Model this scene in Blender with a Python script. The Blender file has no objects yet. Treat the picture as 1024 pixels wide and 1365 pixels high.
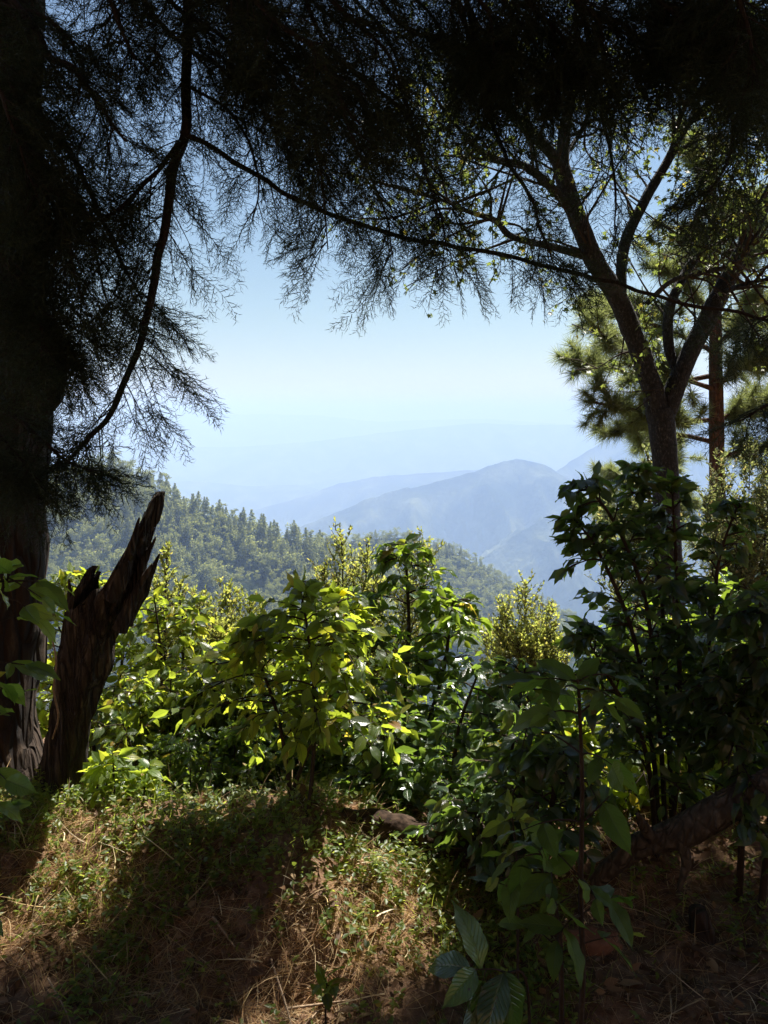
import bpy, math
import numpy as np
from mathutils import Vector

# ------------------------------------------------------------------ basics
scene = bpy.context.scene
COL = scene.collection
rad = math.radians
FPX, PITCH, EYE = 1000.0, rad(7.4), 1.55
CP, SP = math.cos(PITCH), math.sin(PITCH)


def P(u, v, Y):
    """world point at forward distance Y in the direction of photo pixel u, v"""
    a, b = (u - 512) / FPX, (682.5 - v) / FPX
    t = Y / (CP + b * SP)
    return np.array([a * t, Y, EYE + (b * CP - SP) * t])


def RNG(s):
    return np.random.default_rng(s)


def vnoise(p, seed=0):
    p = np.asarray(p, float)
    i = np.floor(p).astype(np.int64)
    f = p - i
    f = f * f * (3 - 2 * f)

    def h(dx, dy, dz):
        n = (i[:, 0] + dx) * 374761393 + (i[:, 1] + dy) * 668265263 + (i[:, 2] + dz) * 2147483647 + seed * 974711
        n = (n ^ (n >> 13)) * 1274126177
        n = n ^ (n >> 16)
        return (n & 0xFFFF) / 65535.0
    x, y, z = f[:, 0], f[:, 1], f[:, 2]
    c00 = h(0, 0, 0) * (1 - x) + h(1, 0, 0) * x
    c10 = h(0, 1, 0) * (1 - x) + h(1, 1, 0) * x
    c01 = h(0, 0, 1) * (1 - x) + h(1, 0, 1) * x
    c11 = h(0, 1, 1) * (1 - x) + h(1, 1, 1) * x
    return (c00 * (1 - y) + c10 * y) * (1 - z) + (c01 * (1 - y) + c11 * y) * z


def fbm(p, octaves=4, seed=0, gain=.5):
    s, a, t = 0, 1, 0
    p = np.asarray(p, float)
    for k in range(octaves):
        s = s + a * vnoise(p * 2 ** k + k * 17.3, seed + k)
        t += a
        a *= gain
    return s / t


def sm(x, a, b):
    t = np.clip((np.asarray(x, float) - a) / (b - a), 0, 1)
    return t * t * (3 - 2 * t)


def unit(v):
    v = np.asarray(v, float)
    return v / np.maximum(np.linalg.norm(v, axis=-1, keepdims=True), 1e-9)


# ------------------------------------------------------------------ meshes
class MB:
    """collects vertices, faces and uvs and links them as one mesh object"""

    def __init__(self):
        self.V, self.F3, self.F4, self.U, self.n = [], [], [], [], 0

    def add(self, V, F, U=None):
        V = np.asarray(V, np.float32).reshape(-1, 3)
        F = np.asarray(F, np.int64)
        if len(F):
            (self.F3 if F.shape[1] == 3 else self.F4).append(F + self.n)
        self.V.append(V)
        self.U.append(np.zeros((len(V), 2), np.float32) if U is None else np.asarray(U, np.float32))
        self.n += len(V)

    def data(self, name, mat, smooth=True):
        V = np.concatenate(self.V)
        U = np.concatenate(self.U)
        F3 = np.concatenate(self.F3) if self.F3 else np.zeros((0, 3), np.int64)
        F4 = np.concatenate(self.F4) if self.F4 else np.zeros((0, 4), np.int64)
        loops = np.concatenate([F3.ravel(), F4.ravel()]).astype(np.int32)
        tot = np.concatenate([np.full(len(F3), 3), np.full(len(F4), 4)]).astype(np.int32)
        start = np.concatenate([[0], np.cumsum(tot)[:-1]]).astype(np.int32)
        me = bpy.data.meshes.new(name)
        me.vertices.add(len(V))
        me.vertices.foreach_set('co', V.ravel())
        me.loops.add(len(loops))
        me.loops.foreach_set('vertex_index', loops)
        me.polygons.add(len(tot))
        me.polygons.foreach_set('loop_start', start)
        me.update(calc_edges=True)
        if smooth:
            me.polygons.foreach_set('use_smooth', np.ones(len(tot), bool))
        uv = me.uv_layers.new(name='UVMap')
        uv.data.foreach_set('uv', U[loops].ravel())
        me.materials.append(mat)
        me.validate()
        return me

    def build(self, name, mat, parent=None, origin=None, smooth=True):
        if origin is not None:
            o3 = np.asarray(origin, np.float32)
            self.V = [v - o3 for v in self.V]
        me = self.data(name, mat, smooth)
        o = bpy.data.objects.new(name, me)
        COL.objects.link(o)
        if parent is not None:
            o.parent = parent
        elif origin is not None:
            o.location = tuple(float(c) for c in origin)
        return o


def tag(o, label=None, cat=None, group=None, kind=None):
    for k, v in (('label', label), ('category', cat), ('group', group), ('kind', kind)):
        if v:
            o[k] = v
    return o


def empty(name, loc, label, cat, group=None):
    o = bpy.data.objects.new(name, None)
    COL.objects.link(o)
    o.location = tuple(float(c) for c in loc)
    o.empty_display_size = .1
    return tag(o, label, cat, group)


def smooth_path(pts, n=8):
    pts = np.asarray(pts, float)
    if len(pts) < 3:
        t = np.linspace(0, 1, n + 1)[:, None]
        return pts[0] * (1 - t) + pts[-1] * t
    q = np.vstack([2 * pts[0] - pts[1], pts, 2 * pts[-1] - pts[-2]])
    out = []
    for k in range(1, len(q) - 2):
        p0, p1, p2, p3 = q[k - 1], q[k], q[k + 1], q[k + 2]
        t = np.linspace(0, 1, n, endpoint=False)[:, None]
        out.append(.5 * ((2 * p1) + (-p0 + p2) * t + (2 * p0 - 5 * p1 + 4 * p2 - p3) * t ** 2 + (-p0 + 3 * p1 - 3 * p2 + p3) * t ** 3))
    out.append(q[-2][None])
    return np.vstack(out)


def frames(path):
    T = unit(np.gradient(path, axis=0))
    ref = np.array([0.3, -.9, .2]) if abs(T[0][2]) > .8 else np.array([0, 0, 1.])
    N = np.zeros_like(T)
    n = unit(np.cross(T[0], np.cross(ref, T[0])))
    for k in range(len(T)):
        n = unit(n - T[k] * np.dot(n, T[k]))
        N[k] = n
    return T, N, np.cross(T, N)


def tube(mb, path, radii, sides=6, rough=0., seed=0, freq=8, cap=True):
    path = np.asarray(path, float)
    n = len(path)
    radii = np.interp(np.linspace(0, 1, n), np.linspace(0, 1, len(np.atleast_1d(radii))), np.atleast_1d(radii))
    T, N, B = frames(path)
    th = np.linspace(0, 2 * np.pi, sides, endpoint=False)
    c, s = np.cos(th), np.sin(th)
    D = N[:, None, :] * c[None, :, None] + B[:, None, :] * s[None, :, None]
    R = np.repeat(radii[:, None], sides, 1)
    if rough:
        q = (path[:, None, :] + D * radii[:, None, None]).reshape(-1, 3) * np.array([freq, freq, freq * .35])
        R = R * (1 + rough * 2 * (fbm(q, 4, seed).reshape(n, sides) - .5))
    V = (path[:, None, :] + D * R[:, :, None]).reshape(-1, 3)
    i = np.arange(n - 1)[:, None] * sides
    j = np.arange(sides)[None, :]
    k = (j + 1) % sides
    F = np.stack([i + j, i + k, i + sides + k, i + sides + j], -1).reshape(-1, 4)
    L = np.concatenate([[0], np.cumsum(np.linalg.norm(np.diff(path, axis=0), axis=1))])
    U = np.stack([np.repeat(L[:, None], sides, 1), np.repeat(th[None] / 6.283, n, 0)], -1).reshape(-1, 2)
    mb.add(V, F, U)
    if cap:
        for e, order in ((0, -1), (n - 1, 1)):
            base = V[e * sides:(e + 1) * sides]
            cen = base.mean(0) + T[e] * order * radii[e] * .25
            f = np.stack([np.full(sides, sides), (j[0] if order > 0 else k[0]), (k[0] if order > 0 else j[0])], -1)
            mb.add(np.vstack([base, cen]), f)


def place(mb, tpl, pos, d, up, scale):
    """many copies of one template (V, F, U): x along d, z roughly along up"""
    V, F, U = tpl
    pos, d = np.asarray(pos, float), unit(d)
    if not len(pos):
        return
    up = np.asarray(up, float)
    side = unit(np.cross(up, d))
    nrm = np.cross(d, side)
    s = np.broadcast_to(np.asarray(scale, float), (len(pos),))[:, None, None]
    W = pos[:, None, :] + s * (V[None, :, 0:1] * d[:, None, :] + V[None, :, 1:2] * side[:, None, :] + V[None, :, 2:3] * nrm[:, None, :])
    n, m = len(pos), len(V)
    FF = (np.arange(n)[:, None, None] * m + F[None]).reshape(-1, F.shape[1])
    mb.add(W.reshape(-1, 3), FF, np.tile(U, (n, 1)))


def scatter_tpl(mb, tpls, pos, d, up, scale, rng):
    pos, d, up = np.asarray(pos, float), np.asarray(d, float), np.asarray(up, float)
    if not len(pos):
        return
    scale = np.broadcast_to(scale, (len(pos),))
    w = rng.integers(0, len(tpls), len(pos))
    for k, t in enumerate(tpls):
        m = w == k
        place(mb, t, pos[m], d[m], up[m], scale[m])


def leaf_tpl(rng, w=.42, nseg=6, nx=2, fold=.25, droop=.35, wave=.03, tip=1.5):
    """leaf of length 1 along x"""
    xs = np.linspace(0, 1, nseg + 1)
    prof = (np.sin(np.pi * np.clip(xs, 0, 1) ** .85) ** .85) * (1 - .25 * xs ** 3)
    prof[0] = .03
    prof[-1] = .015
    if nseg >= 5:
        prof[-2] *= .62
    V, U = [], []
    ph = rng.uniform(0, 6)
    twist = rng.normal(0, .18)
    bend = droop * rng.uniform(.4, 1.5)
    side_bend = rng.normal(0, .07)
    for x, p in zip(xs, prof):
        for k in range(-nx, nx + 1):
            a = k / nx
            y = a * p * w * .5
            z = abs(y) * fold - bend * x * x * .5 + wave * math.sin(x * 17 + ph + a) * abs(a) + twist * y * x
            V.append((x - .12 * bend * x * x, y + side_bend * x * x, z))
            U.append((x, .5 + .5 * a))
    c = 2 * nx + 1
    F = [(i * c + k, (i + 1) * c + k, (i + 1) * c + k + 1, i * c + k + 1) for i in range(nseg) for k in range(2 * nx)]
    return np.array(V), np.array(F), np.array(U)


# ------------------------------------------------------------------ materials
class NT:
    def __init__(self, name):
        self.m = bpy.data.materials.new(name)
        self.m.use_nodes = True
        self.t = self.m.node_tree
        self.t.nodes.clear()
        self.out = self.n('ShaderNodeOutputMaterial')

    def n(self, kind, **kw):
        x = self.t.nodes.new(kind)
        for k, v in kw.items():
            if k in x.inputs.keys():
                x.inputs[k].default_value = v
            else:
                setattr(x, k, v)
        return x

    def l(self, a, b):
        self.t.links.new(a, b)

    def ramp(self, fac, stops, interp='LINEAR'):
        r = self.n('ShaderNodeValToRGB')
        e = r.color_ramp.elements
        r.color_ramp.interpolation = interp
        while len(e) < len(stops):
            e.new(.5)
        for x, (p, c) in zip(e, stops):
            x.position = p
            x.color = (*c, 1)
        self.l(fac, r.inputs[0])
        return r.outputs[0]

    def mix(self, fac, a, b, mode='MIX'):
        x = self.n('ShaderNodeMix', data_type='RGBA', blend_type=mode)
        for sock, val in ((x.inputs[0], fac), (x.inputs[6], a), (x.inputs[7], b)):
            if isinstance(val, (int, float)):
                sock.default_value = val
            elif isinstance(val, tuple):
                sock.default_value = (*val, 1)
            else:
                self.l(val, sock)
        return x.outputs[2]

    def math(self, op, a, b=None, c=None):
        x = self.n('ShaderNodeMath', operation=op)
        for k, v in enumerate((a, b, c)):
            if v is None:
                continue
            if isinstance(v, (int, float)):
                x.inputs[k].default_value = v
            else:
                self.l(v, x.inputs[k])
        return x.outputs[0]

    def noise(self, vec, scale, detail=4, rough=.55):
        x = self.n('ShaderNodeTexNoise')
        x.inputs['Scale'].default_value = scale
        x.inputs['Detail'].default_value = detail
        x.inputs['Roughness'].default_value = rough
        if vec is not None:
            self.l(vec, x.inputs['Vector'])
        return x.outputs['Fac']

    def bump(self, h, strength, dist):
        b = self.n('ShaderNodeBump')
        b.inputs['Strength'].default_value = strength
        b.inputs['Distance'].default_value = dist
        self.l(h, b.inputs['Height'])
        return b.outputs[0]


def leaf_material(name, stops, trans, tfac=.45, rough=.38, spec=.5, veins=False):
    N = NT(name)
    g = N.n('ShaderNodeNewGeometry')
    base = N.ramp(g.outputs['Random Per Island'], stops)
    tc = N.n('ShaderNodeTexCoord')
    pos = tc.outputs['Object']
    base = N.mix(N.math('MULTIPLY', N.noise(pos, 23), .55), base, (.5, .5, .2), 'MULTIPLY') if not veins else base
    nrm = None
    tcol = N.mix(.55, N.ramp(g.outputs['Random Per Island'], [(p, tuple(min(1, c * 5) for c in col)) for p, col in stops]), trans)
    if veins:
        uv = N.n('ShaderNodeSeparateXYZ')
        N.l(tc.outputs['UV'], uv.inputs[0])
        a = N.math('ABSOLUTE', N.math('SUBTRACT', uv.outputs[1], .5))
        w = N.math('SINE', N.math('SUBTRACT', N.math('MULTIPLY', uv.outputs[0], 62.), N.math('MULTIPLY', a, 34.)))
        lat = N.math('SMOOTH_MIN', N.math('MULTIPLY', N.math('ADD', w, 1.), 2.2), 1., .4)
        mid = N.math('SMOOTH_MIN', N.math('MULTIPLY', a, 16.), 1., .3)
        hgt = N.math('MULTIPLY', lat, mid)
        nrm = N.bump(hgt, .55, .004)
        vein = N.math('SUBTRACT', 1., N.math('MULTIPLY', mid, N.math('ADD', N.math('MULTIPLY', lat, .35), .65)))
        base = N.mix(N.math('MULTIPLY', vein, .6), base, (.10, .15, .05))
        spots = N.math('GREATER_THAN', N.noise(pos, 38, 3), .69)
        base = N.mix(N.math('MULTIPLY', spots, .7), base, (.10, .05, .015))
        tcol = N.mix(N.math('MULTIPLY', vein, .5), tcol, (.05, .08, .01))
        tcol = N.mix(N.math('MULTIPLY', spots, .8), tcol, (.06, .03, .01))
    b = N.n('ShaderNodeBsdfPrincipled')
    b.inputs['Roughness'].default_value = rough
    b.inputs['Specular IOR Level'].default_value = spec
    N.l(base, b.inputs['Base Color'])
    t = N.n('ShaderNodeBsdfTranslucent')
    N.l(tcol, t.inputs['Color'])
    if nrm is not None:
        N.l(nrm, b.inputs['Normal'])
    m = N.n('ShaderNodeMixShader')
    m.inputs[0].default_value = tfac
    N.l(b.outputs[0], m.inputs[1])
    N.l(t.outputs[0], m.inputs[2])
    N.l(m.outputs[0], N.out.inputs[0])
    return N.m


def bark_material(name, dark, mid, light, scale=9, stretch=.22, bump=.9, dist=.02, rough=.9):
    N = NT(name)
    tc = N.n('ShaderNodeTexCoord')
    mp = N.n('ShaderNodeMapping')
    mp.inputs['Scale'].default_value = (1, 1, stretch)
    N.l(tc.outputs['Object'], mp.inputs[0])
    v = N.n('ShaderNodeTexVoronoi', feature='DISTANCE_TO_EDGE')
    v.inputs['Scale'].default_value = scale * 2.2
    wv = N.n('ShaderNodeVectorMath', operation='MULTIPLY_ADD')
    nz = N.n('ShaderNodeTexNoise')
    nz.inputs['Scale'].default_value = scale
    N.l(mp.outputs[0], nz.inputs['Vector'])
    N.l(nz.outputs['Color'], wv.inputs[0])
    wv.inputs[1].default_value = (.12, .12, .12)
    N.l(mp.outputs[0], wv.inputs[2])
    N.l(wv.outputs[0], v.inputs['Vector'])
    crack = N.math('SMOOTH_MIN', N.math('MULTIPLY', v.outputs['Distance'], 5.), 1., .3)
    n1 = N.noise(mp.outputs[0], scale * 3, 8, .65)
    n2 = N.noise(tc.outputs['Object'], 3.1, 4)
    col = N.ramp(n1, [(.3, dark), (.55, mid), (.75, light)])
    col = N.mix(N.math('MULTIPLY', N.math('SUBTRACT', 1., crack), .6), col, dark)
    lich = N.ramp(n2, [(.58, (0, 0, 0)), (.72, (1, 1, 1))])
    col = N.mix(N.math('MULTIPLY', lich, .35), col, light)
    b = N.n('ShaderNodeBsdfPrincipled')
    b.inputs['Roughness'].default_value = rough
    b.inputs['Specular IOR Level'].default_value = .2
    N.l(col, b.inputs['Base Color'])
    N.l(N.bump(N.math('ADD', crack, N.math('MULTIPLY', n1, .8)), bump, dist), b.inputs['Normal'])
    N.l(b.outputs[0], N.out.inputs[0])
    return N.m


def simple_material(name, col, rough=.8, spec=.3, noise_scale=20, vary=.5):
    N = NT(name)
    tc = N.n('ShaderNodeTexCoord')
    f = N.noise(tc.outputs['Object'], noise_scale, 5)
    c = N.ramp(f, [(.3, tuple(x * (1 - vary) for x in col)), (.7, tuple(min(1, x * (1 + vary * .6)) for x in col))])
    b = N.n('ShaderNodeBsdfPrincipled')
    b.inputs['Roughness'].default_value = rough
    b.inputs['Specular IOR Level'].default_value = spec
    N.l(c, b.inputs['Base Color'])
    N.l(N.bump(f, .5, .01), b.inputs['Normal'])
    N.l(b.outputs[0], N.out.inputs[0])
    return N.m


M = {}
M['coffee'] = leaf_material('coffee_leaf', [(0, (.014, .034, .010)), (.45, (.024, .056, .012)), (.8, (.042, .085, .014)), (.93, (.075, .115, .016)), (.975, (.16, .15, .02)), (1, (.17, .075, .02))], (.46, .56, .02), .5, .23, .6, True)
M['young'] = leaf_material('young_leaf', [(0, (.016, .036, .009)), (.4, (.034, .066, .012)), (.8, (.085, .12, .016)), (.96, (.19, .17, .02)), (1, (.2, .09, .02))], (.55, .60, .02), .55, .32, .5, True)
M['bright'] = leaf_material('bright_leaf', [(0, (.04, .075, .012)), (.5, (.08, .13, .016)), (.85, (.13, .17, .02)), (1, (.2, .18, .02))], (.55, .60, .02), .55, .35, .5, True)
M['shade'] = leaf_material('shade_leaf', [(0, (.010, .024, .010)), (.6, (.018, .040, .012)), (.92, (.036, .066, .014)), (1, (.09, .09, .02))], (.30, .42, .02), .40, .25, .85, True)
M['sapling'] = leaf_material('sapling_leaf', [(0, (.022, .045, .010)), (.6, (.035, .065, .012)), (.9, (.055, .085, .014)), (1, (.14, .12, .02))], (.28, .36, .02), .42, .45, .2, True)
M['small'] = leaf_material('small_leaf', [(0, (.05, .07, .018)), (.5, (.09, .105, .025)), (.85, (.15, .15, .035)), (1, (.22, .15, .05))], (.5, .52, .07), .45, .5, .3)
M['small_grey'] = leaf_material('dull_small_leaf', [(0, (.035, .05, .02)), (.5, (.06, .075, .028)), (.85, (.10, .105, .035)), (1, (.17, .12, .05))], (.3, .32, .08), .4, .5, .3)
M['maple'] = leaf_material('maple_leaf', [(0, (.02, .036, .014)), (.6, (.035, .055, .018)), (.9, (.07, .08, .02)), (1, (.19, .13, .02))], (.3, .34, .04), .4, .5, .3)
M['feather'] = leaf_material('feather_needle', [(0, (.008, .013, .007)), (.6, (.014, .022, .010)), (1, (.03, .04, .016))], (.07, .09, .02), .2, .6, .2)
M['pine'] = leaf_material('pine_needle', [(0, (.035, .052, .022)), (.6, (.065, .085, .032)), (1, (.12, .13, .045))], (.36, .38, .10), .4, .5, .3)
M['hill'] = leaf_material('hill_foliage', [(0, (.034, .05, .02)), (.5, (.07, .086, .028)), (.85, (.105, .118, .036)), (1, (.14, .14, .045))], (.46, .46, .11), .45, .7, .2)
M['weed'] = leaf_material('weed_leaf', [(0, (.03, .06, .014)), (.6, (.07, .11, .02)), (.9, (.13, .15, .03)), (1, (.2, .14, .04))], (.55, .6, .05), .5, .45, .4)
M['straw'] = leaf_material('dry_grass_blade', [(0, (.13, .07, .04)), (.4, (.28, .175, .095)), (.75, (.42, .29, .165)), (1, (.55, .43, .28))], (.85, .62, .3), .5, .7, .2)
M['litter'] = leaf_material('litter_leaf', [(0, (.045, .025, .015)), (.5, (.09, .05, .028)), (.85, (.16, .09, .05)), (1, (.25, .17, .1))], (.25, .13, .05), .2, .7, .2)
M['bark_dark'] = bark_material('old_bark', (.018, .012, .009), (.05, .034, .024), (.11, .08, .055), 7, .2, 1., .03)
M['bark_grey'] = bark_material('grey_bark', (.035, .028, .022), (.085, .07, .055), (.19, .165, .13), 12, .45, .8, .012)
M['bark_maple'] = bark_material('mottled_bark', (.011, .0115, .0115), (.032, .033, .033), (.14, .14, .13), 18, .5, .9, .012)
M['bark_pine'] = bark_material('pine_bark', (.04, .022, .015), (.10, .055, .036), (.17, .10, .07), 8, .4, .8, .02)
M['twig'] = bark_material('twig_bark', (.02, .014, .010), (.045, .032, .022), (.10, .075, .05), 30, .4, .5, .003)
M['bough'] = bark_material('bough_bark', (.012, .009, .007), (.03, .022, .017), (.06, .046, .036), 25, .3, .6, .004)
M['deadwood'] = bark_material('rotten_wood', (.018, .014, .011), (.062, .048, .036), (.21, .17, .125), 14, .10, 1., .03)
M['log'] = simple_material('rotting_log', (.04, .026, .018), .95, .1, 38, .85)
M['stick'] = simple_material('dry_stick', (.24, .17, .11), .8, .2, 60, .4)
M['clay'] = simple_material('red_clay', (.15, .07, .04), .95, .1, 30, .4)
M['rope'] = simple_material('rope_fibre', (.5, .48, .42), .9, .1, 300, .6)


def ground_material():
    N = NT('forest_floor')
    tc = N.n('ShaderNodeTexCoord')
    p = tc.outputs['Object']
    n1 = N.noise(p, 2.2, 6)
    n2 = N.noise(p, 26, 8, .7)
    n3 = N.noise(p, .02, 5)
    soil = N.ramp(n2, [(.3, (.05, .028, .017)), (.5, (.12, .07, .042)), (.62, (.19, .12, .07)), (.75, (.3, .21, .13))])
    clay = N.ramp(n1, [(.56, (0, 0, 0)), (.7, (1, 1, 1))])
    soil = N.mix(N.math('MULTIPLY', clay, .4), soil, (.13, .055, .028))
    forest = N.ramp(n3, [(.35, (.03, .042, .02)), (.65, (.055, .06, .03))])
    sep = N.n('ShaderNodeSeparateXYZ')
    N.l(p, sep.inputs[0])
    far = N.math('MULTIPLY', N.math('SUBTRACT', sep.outputs[1], 10.), .15)
    far = N.math('MINIMUM', N.math('MAXIMUM', far, 0.), 1.)
    col = N.mix(far, soil, forest)
    b = N.n('ShaderNodeBsdfPrincipled')
    b.inputs['Roughness'].default_value = .95
    b.inputs['Specular IOR Level'].default_value = .15
    N.l(col, b.inputs['Base Color'])
    N.l(N.bump(n2, .9, .02), b.inputs['Normal'])
    N.l(b.outputs[0], N.out.inputs[0])
    return N.m


def mountain_material(name, scale, a, b_, c):
    N = NT(name)
    tc = N.n('ShaderNodeTexCoord')
    p = tc.outputs['Object']
    n1 = N.noise(p, scale, 6)
    n2 = N.noise(p, scale * 9, 5, .7)
    col = N.ramp(N.math('ADD', N.math('MULTIPLY', n1, .65), N.math('MULTIPLY', n2, .35)), [(.43, a), (.51, b_), (.57, c)])
    b = N.n('ShaderNodeBsdfDiffuse')
    N.l(col, b.inputs['Color'])
    N.l(N.bump(n2, .8, 25), b.inputs['Normal'])
    N.l(b.outputs[0], N.out.inputs[0])
    return N.m


M['ground'] = ground_material()
M['mountain'] = mountain_material('forested_mountain', .004, (.012, .02, .012), (.05, .06, .032), (.11, .125, .075))
M['hillsoil'] = mountain_material('hill_undergrowth', .02, (.018, .028, .014), (.032, .042, .02), (.06, .06, .03))

# ------------------------------------------------------------------ world, sun, camera
SUN_AZ, SUN_EL = rad(29), rad(57)
w = bpy.data.worlds.new('World')
scene.world = w
w.use_nodes = True
wt = w.node_tree
bg = wt.nodes['Background']
sky = wt.nodes.new('ShaderNodeTexSky')
sky.sky_type = 'NISHITA'
sky.sun_disc = False
sky.sun_elevation = SUN_EL
sky.sun_rotation = SUN_AZ
sky.altitude = 2400
sky.air_density = 1.7
sky.dust_density = 0.1
sky.ozone_density = 2.0
wt.links.new(sky.outputs[0], bg.inputs[0])
bg.inputs[1].default_value = .031

sd = Vector((math.sin(SUN_AZ) * math.cos(SUN_EL), math.cos(SUN_AZ) * math.cos(SUN_EL), math.sin(SUN_EL)))
lamp = bpy.data.lights.new('sun', 'SUN')
lamp.energy = 5.0
lamp.angle = rad(.5)
lamp.color = (1, .95, .87)
so = bpy.data.objects.new('sun', lamp)
so.rotation_euler = sd.to_track_quat('Z', 'Y').to_euler()
so.location = (0, 0, 30)
COL.objects.link(so)

cam = bpy.data.cameras.new('camera')
cam.sensor_fit = 'VERTICAL'
cam.sensor_height = 36
cam.lens = 36 * FPX / 1365
cam.clip_start = .05
cam.clip_end = 200000
co = bpy.data.objects.new('camera', cam)
co.location = (0, 0, EYE)
co.rotation_euler = (math.pi / 2 - PITCH, 0, 0)
COL.objects.link(co)
scene.camera = co

scene.view_settings.view_transform = 'Standard'
scene.view_settings.look = 'None'
scene.view_settings.exposure = 1.8
scene.view_settings.gamma = 1
c = scene.cycles
c.max_bounces = 7
c.diffuse_bounces = 3
c.glossy_bounces = 2
c.transmission_bounces = 4
c.volume_bounces = 3
c.sample_clamp_indirect = 6
c.caustics_reflective = False
c.caustics_refractive = False
c.use_denoising = True

# ------------------------------------------------------------------ ground
BASEZ = -1200.


def G(x, y):
    x, y = np.asarray(x, float), np.asarray(y, float)
    z = -.36 * sm(y, .9, 1.9)
    bank = sm(-x + .10 * np.sin(y * 3), -.38, .30)
    z = z + .24 * sm(y + .16 * np.sin(x * 2.3 + 1), 2.1, 2.85) * bank
    z = z + .14 * sm(x, .9, 2.2) * sm(y, 2.6, 3.6)
    z = z + .10 * sm(y, 2.6, 3.2) * (1 - bank)
    z = z - .60 * np.clip(y - 3.05 - .25 * (1 - bank), 0, 1.6) - .34 * np.maximum(y - 4.65, 0) - .10 * np.maximum(y - 16, 0)
    z = z + .85 * np.maximum(-2.2 - y, 0) * (y > -40) + (y <= -40) * .85 * 37.8  # unseen slope behind the camera, raised to block sky light from there
    q = np.stack([x, y, 0 * x], -1).reshape(-1, 3)
    fade = np.exp(-np.maximum(np.abs(y), 0) / 12).reshape(-1)
    nz = ((fbm(q * 3.1, 4, 5) - .5) * .22 + (fbm(q * 11, 3, 9) - .5) * .09) * fade
    return np.maximum(z + nz.reshape(x.shape), BASEZ)


def axis(lo, hi, step, far, g=1.17):
    a = list(np.arange(lo, hi, step))
    s, v = step, hi
    up = []
    while v < far:
        up.append(v)
        s *= g
        v += s
    s, v = step, lo
    dn = []
    while v > -far:
        s *= g
        v -= s
        dn.append(v)
    return np.array(dn[::-1] + a + up)


gx, gy = axis(-3, 3, .03, 30000), axis(1., 5, .03, 30000)
X, Y = np.meshgrid(gx, gy)
Z = G(X.ravel(), Y.ravel()).reshape(X.shape)
mb = MB()
ny, nx = X.shape
ii = np.arange(ny - 1)[:, None] * nx + np.arange(nx - 1)[None]
mb.add(np.stack([X, Y, Z], -1).reshape(-1, 3), np.stack([ii, ii + 1, ii + nx + 1, ii + nx], -1).reshape(-1, 4))
tag(mb.build('ground', M['ground']), 'brown forest floor with a low bank dropping away to the valley', 'ground', kind='structure')


# ------------------------------------------------------------------ mountains
def ridge(name, pts, Yc, front, back, label, mat, base=BASEZ - 5, spur=.26, nx=420, ny=130, seed=1, crest_noise=.012, wig=.15):
    C = np.array([P(u, v, Yc) for u, v in pts])
    x = np.linspace(C[0, 0], C[-1, 0], nx)
    zc = np.interp(x, C[:, 0], C[:, 2])
    k = np.hanning(9)
    zc = np.convolve(np.pad(zc, 4, mode='edge'), k / k.sum(), mode='valid')
    s = np.concatenate([np.linspace(-1, 0, ny // 4, endpoint=False), np.linspace(0, 1, ny) ** 1.2])
    S, XX = np.meshgrid(s, x, indexing='ij')
    ZC = np.repeat(zc[None], len(s), 0)
    YY = np.where(S < 0, Yc - S * back, Yc - S * front)
    YY = YY + wig * front * (np.repeat(fbm(np.stack([x / front * 3, 0 * x, 0 * x], -1), 3, seed)[None], len(s), 0) - .5)
    H = ZC - base
    f = np.where(S < 0, np.abs(S), S ** .9)
    q = np.stack([XX, YY * .45, 0 * XX], -1).reshape(-1, 3) / front
    rn = 1 - np.abs(2 * fbm(q * 4.2, 5, seed + 3, .55) - 1)
    rn2 = fbm(q * 40, 4, seed + 8)
    env = sm(np.abs(S), 0, .22) * (1 - np.abs(S)) ** .4
    ZZ = ZC - H * f + (rn.reshape(S.shape) - .72) * spur * 2.2 * H * env + (rn2.reshape(S.shape) - .5) * H * crest_noise * 2
    m = MB()
    n0, n1 = S.shape
    i0 = np.arange(n0 - 1)[:, None] * n1 + np.arange(n1 - 1)[None]
    m.add(np.stack([XX, YY, ZZ], -1).reshape(-1, 3), np.stack([i0, i0 + n1, i0 + n1 + 1, i0 + 1], -1).reshape(-1, 4))
    tag(m.build(name, mat), label, 'mountain' if Yc > 2000 else 'hill', kind='structure')
    return XX, YY, ZZ


ridge('mountain', [(-700, 565), (100, 556), (230, 549), (300, 553), (360, 552), (430, 554), (500, 562), (560, 560), (640, 558), (760, 566), (900, 556), (1100, 550), (1700, 560)], 15000, 5000, 4000, 'faintest far mountain range, almost lost in white haze on the horizon', M['mountain'], seed=11)
ridge('mountain', [(-800, 590), (150, 600), (250, 596), (330, 595), (420, 588), (500, 578), (560, 571), (640, 564), (700, 567), (760, 566), (830, 575), (1000, 570), (1800, 590)], 10500, 3000, 3000, 'very pale blue mountain range second from the horizon', M['mountain'], seed=21)
ridge('mountain', [(-600, 660), (150, 640), (270, 643), (330, 649), (400, 646), (430, 655), (520, 660), (700, 680), (1400, 700)], 7600, 2000, 2000, 'low pale blue ridge above the far end of the wooded slope', M['mountain'], seed=31)
ridge('mountain', [(-200, 760), (300, 690), (400, 664), (450, 645), (500, 636), (560, 631), (640, 625), (720, 632), (900, 640), (1600, 690)], 6000, 1800, 1500, 'flat topped pale ridge behind the blue peak', M['mountain'], seed=41)
ridge('mountain', [(500, 760), (640, 690), (700, 652), (745, 626), (775, 606), (810, 588), (850, 568), (910, 548), (1000, 530), (1130, 520), (1250, 530), (1700, 660)], 5000, 1600, 1500, 'tall blue mountainside rising behind the dark shrub and pine', M['mountain'], seed=51)
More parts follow.
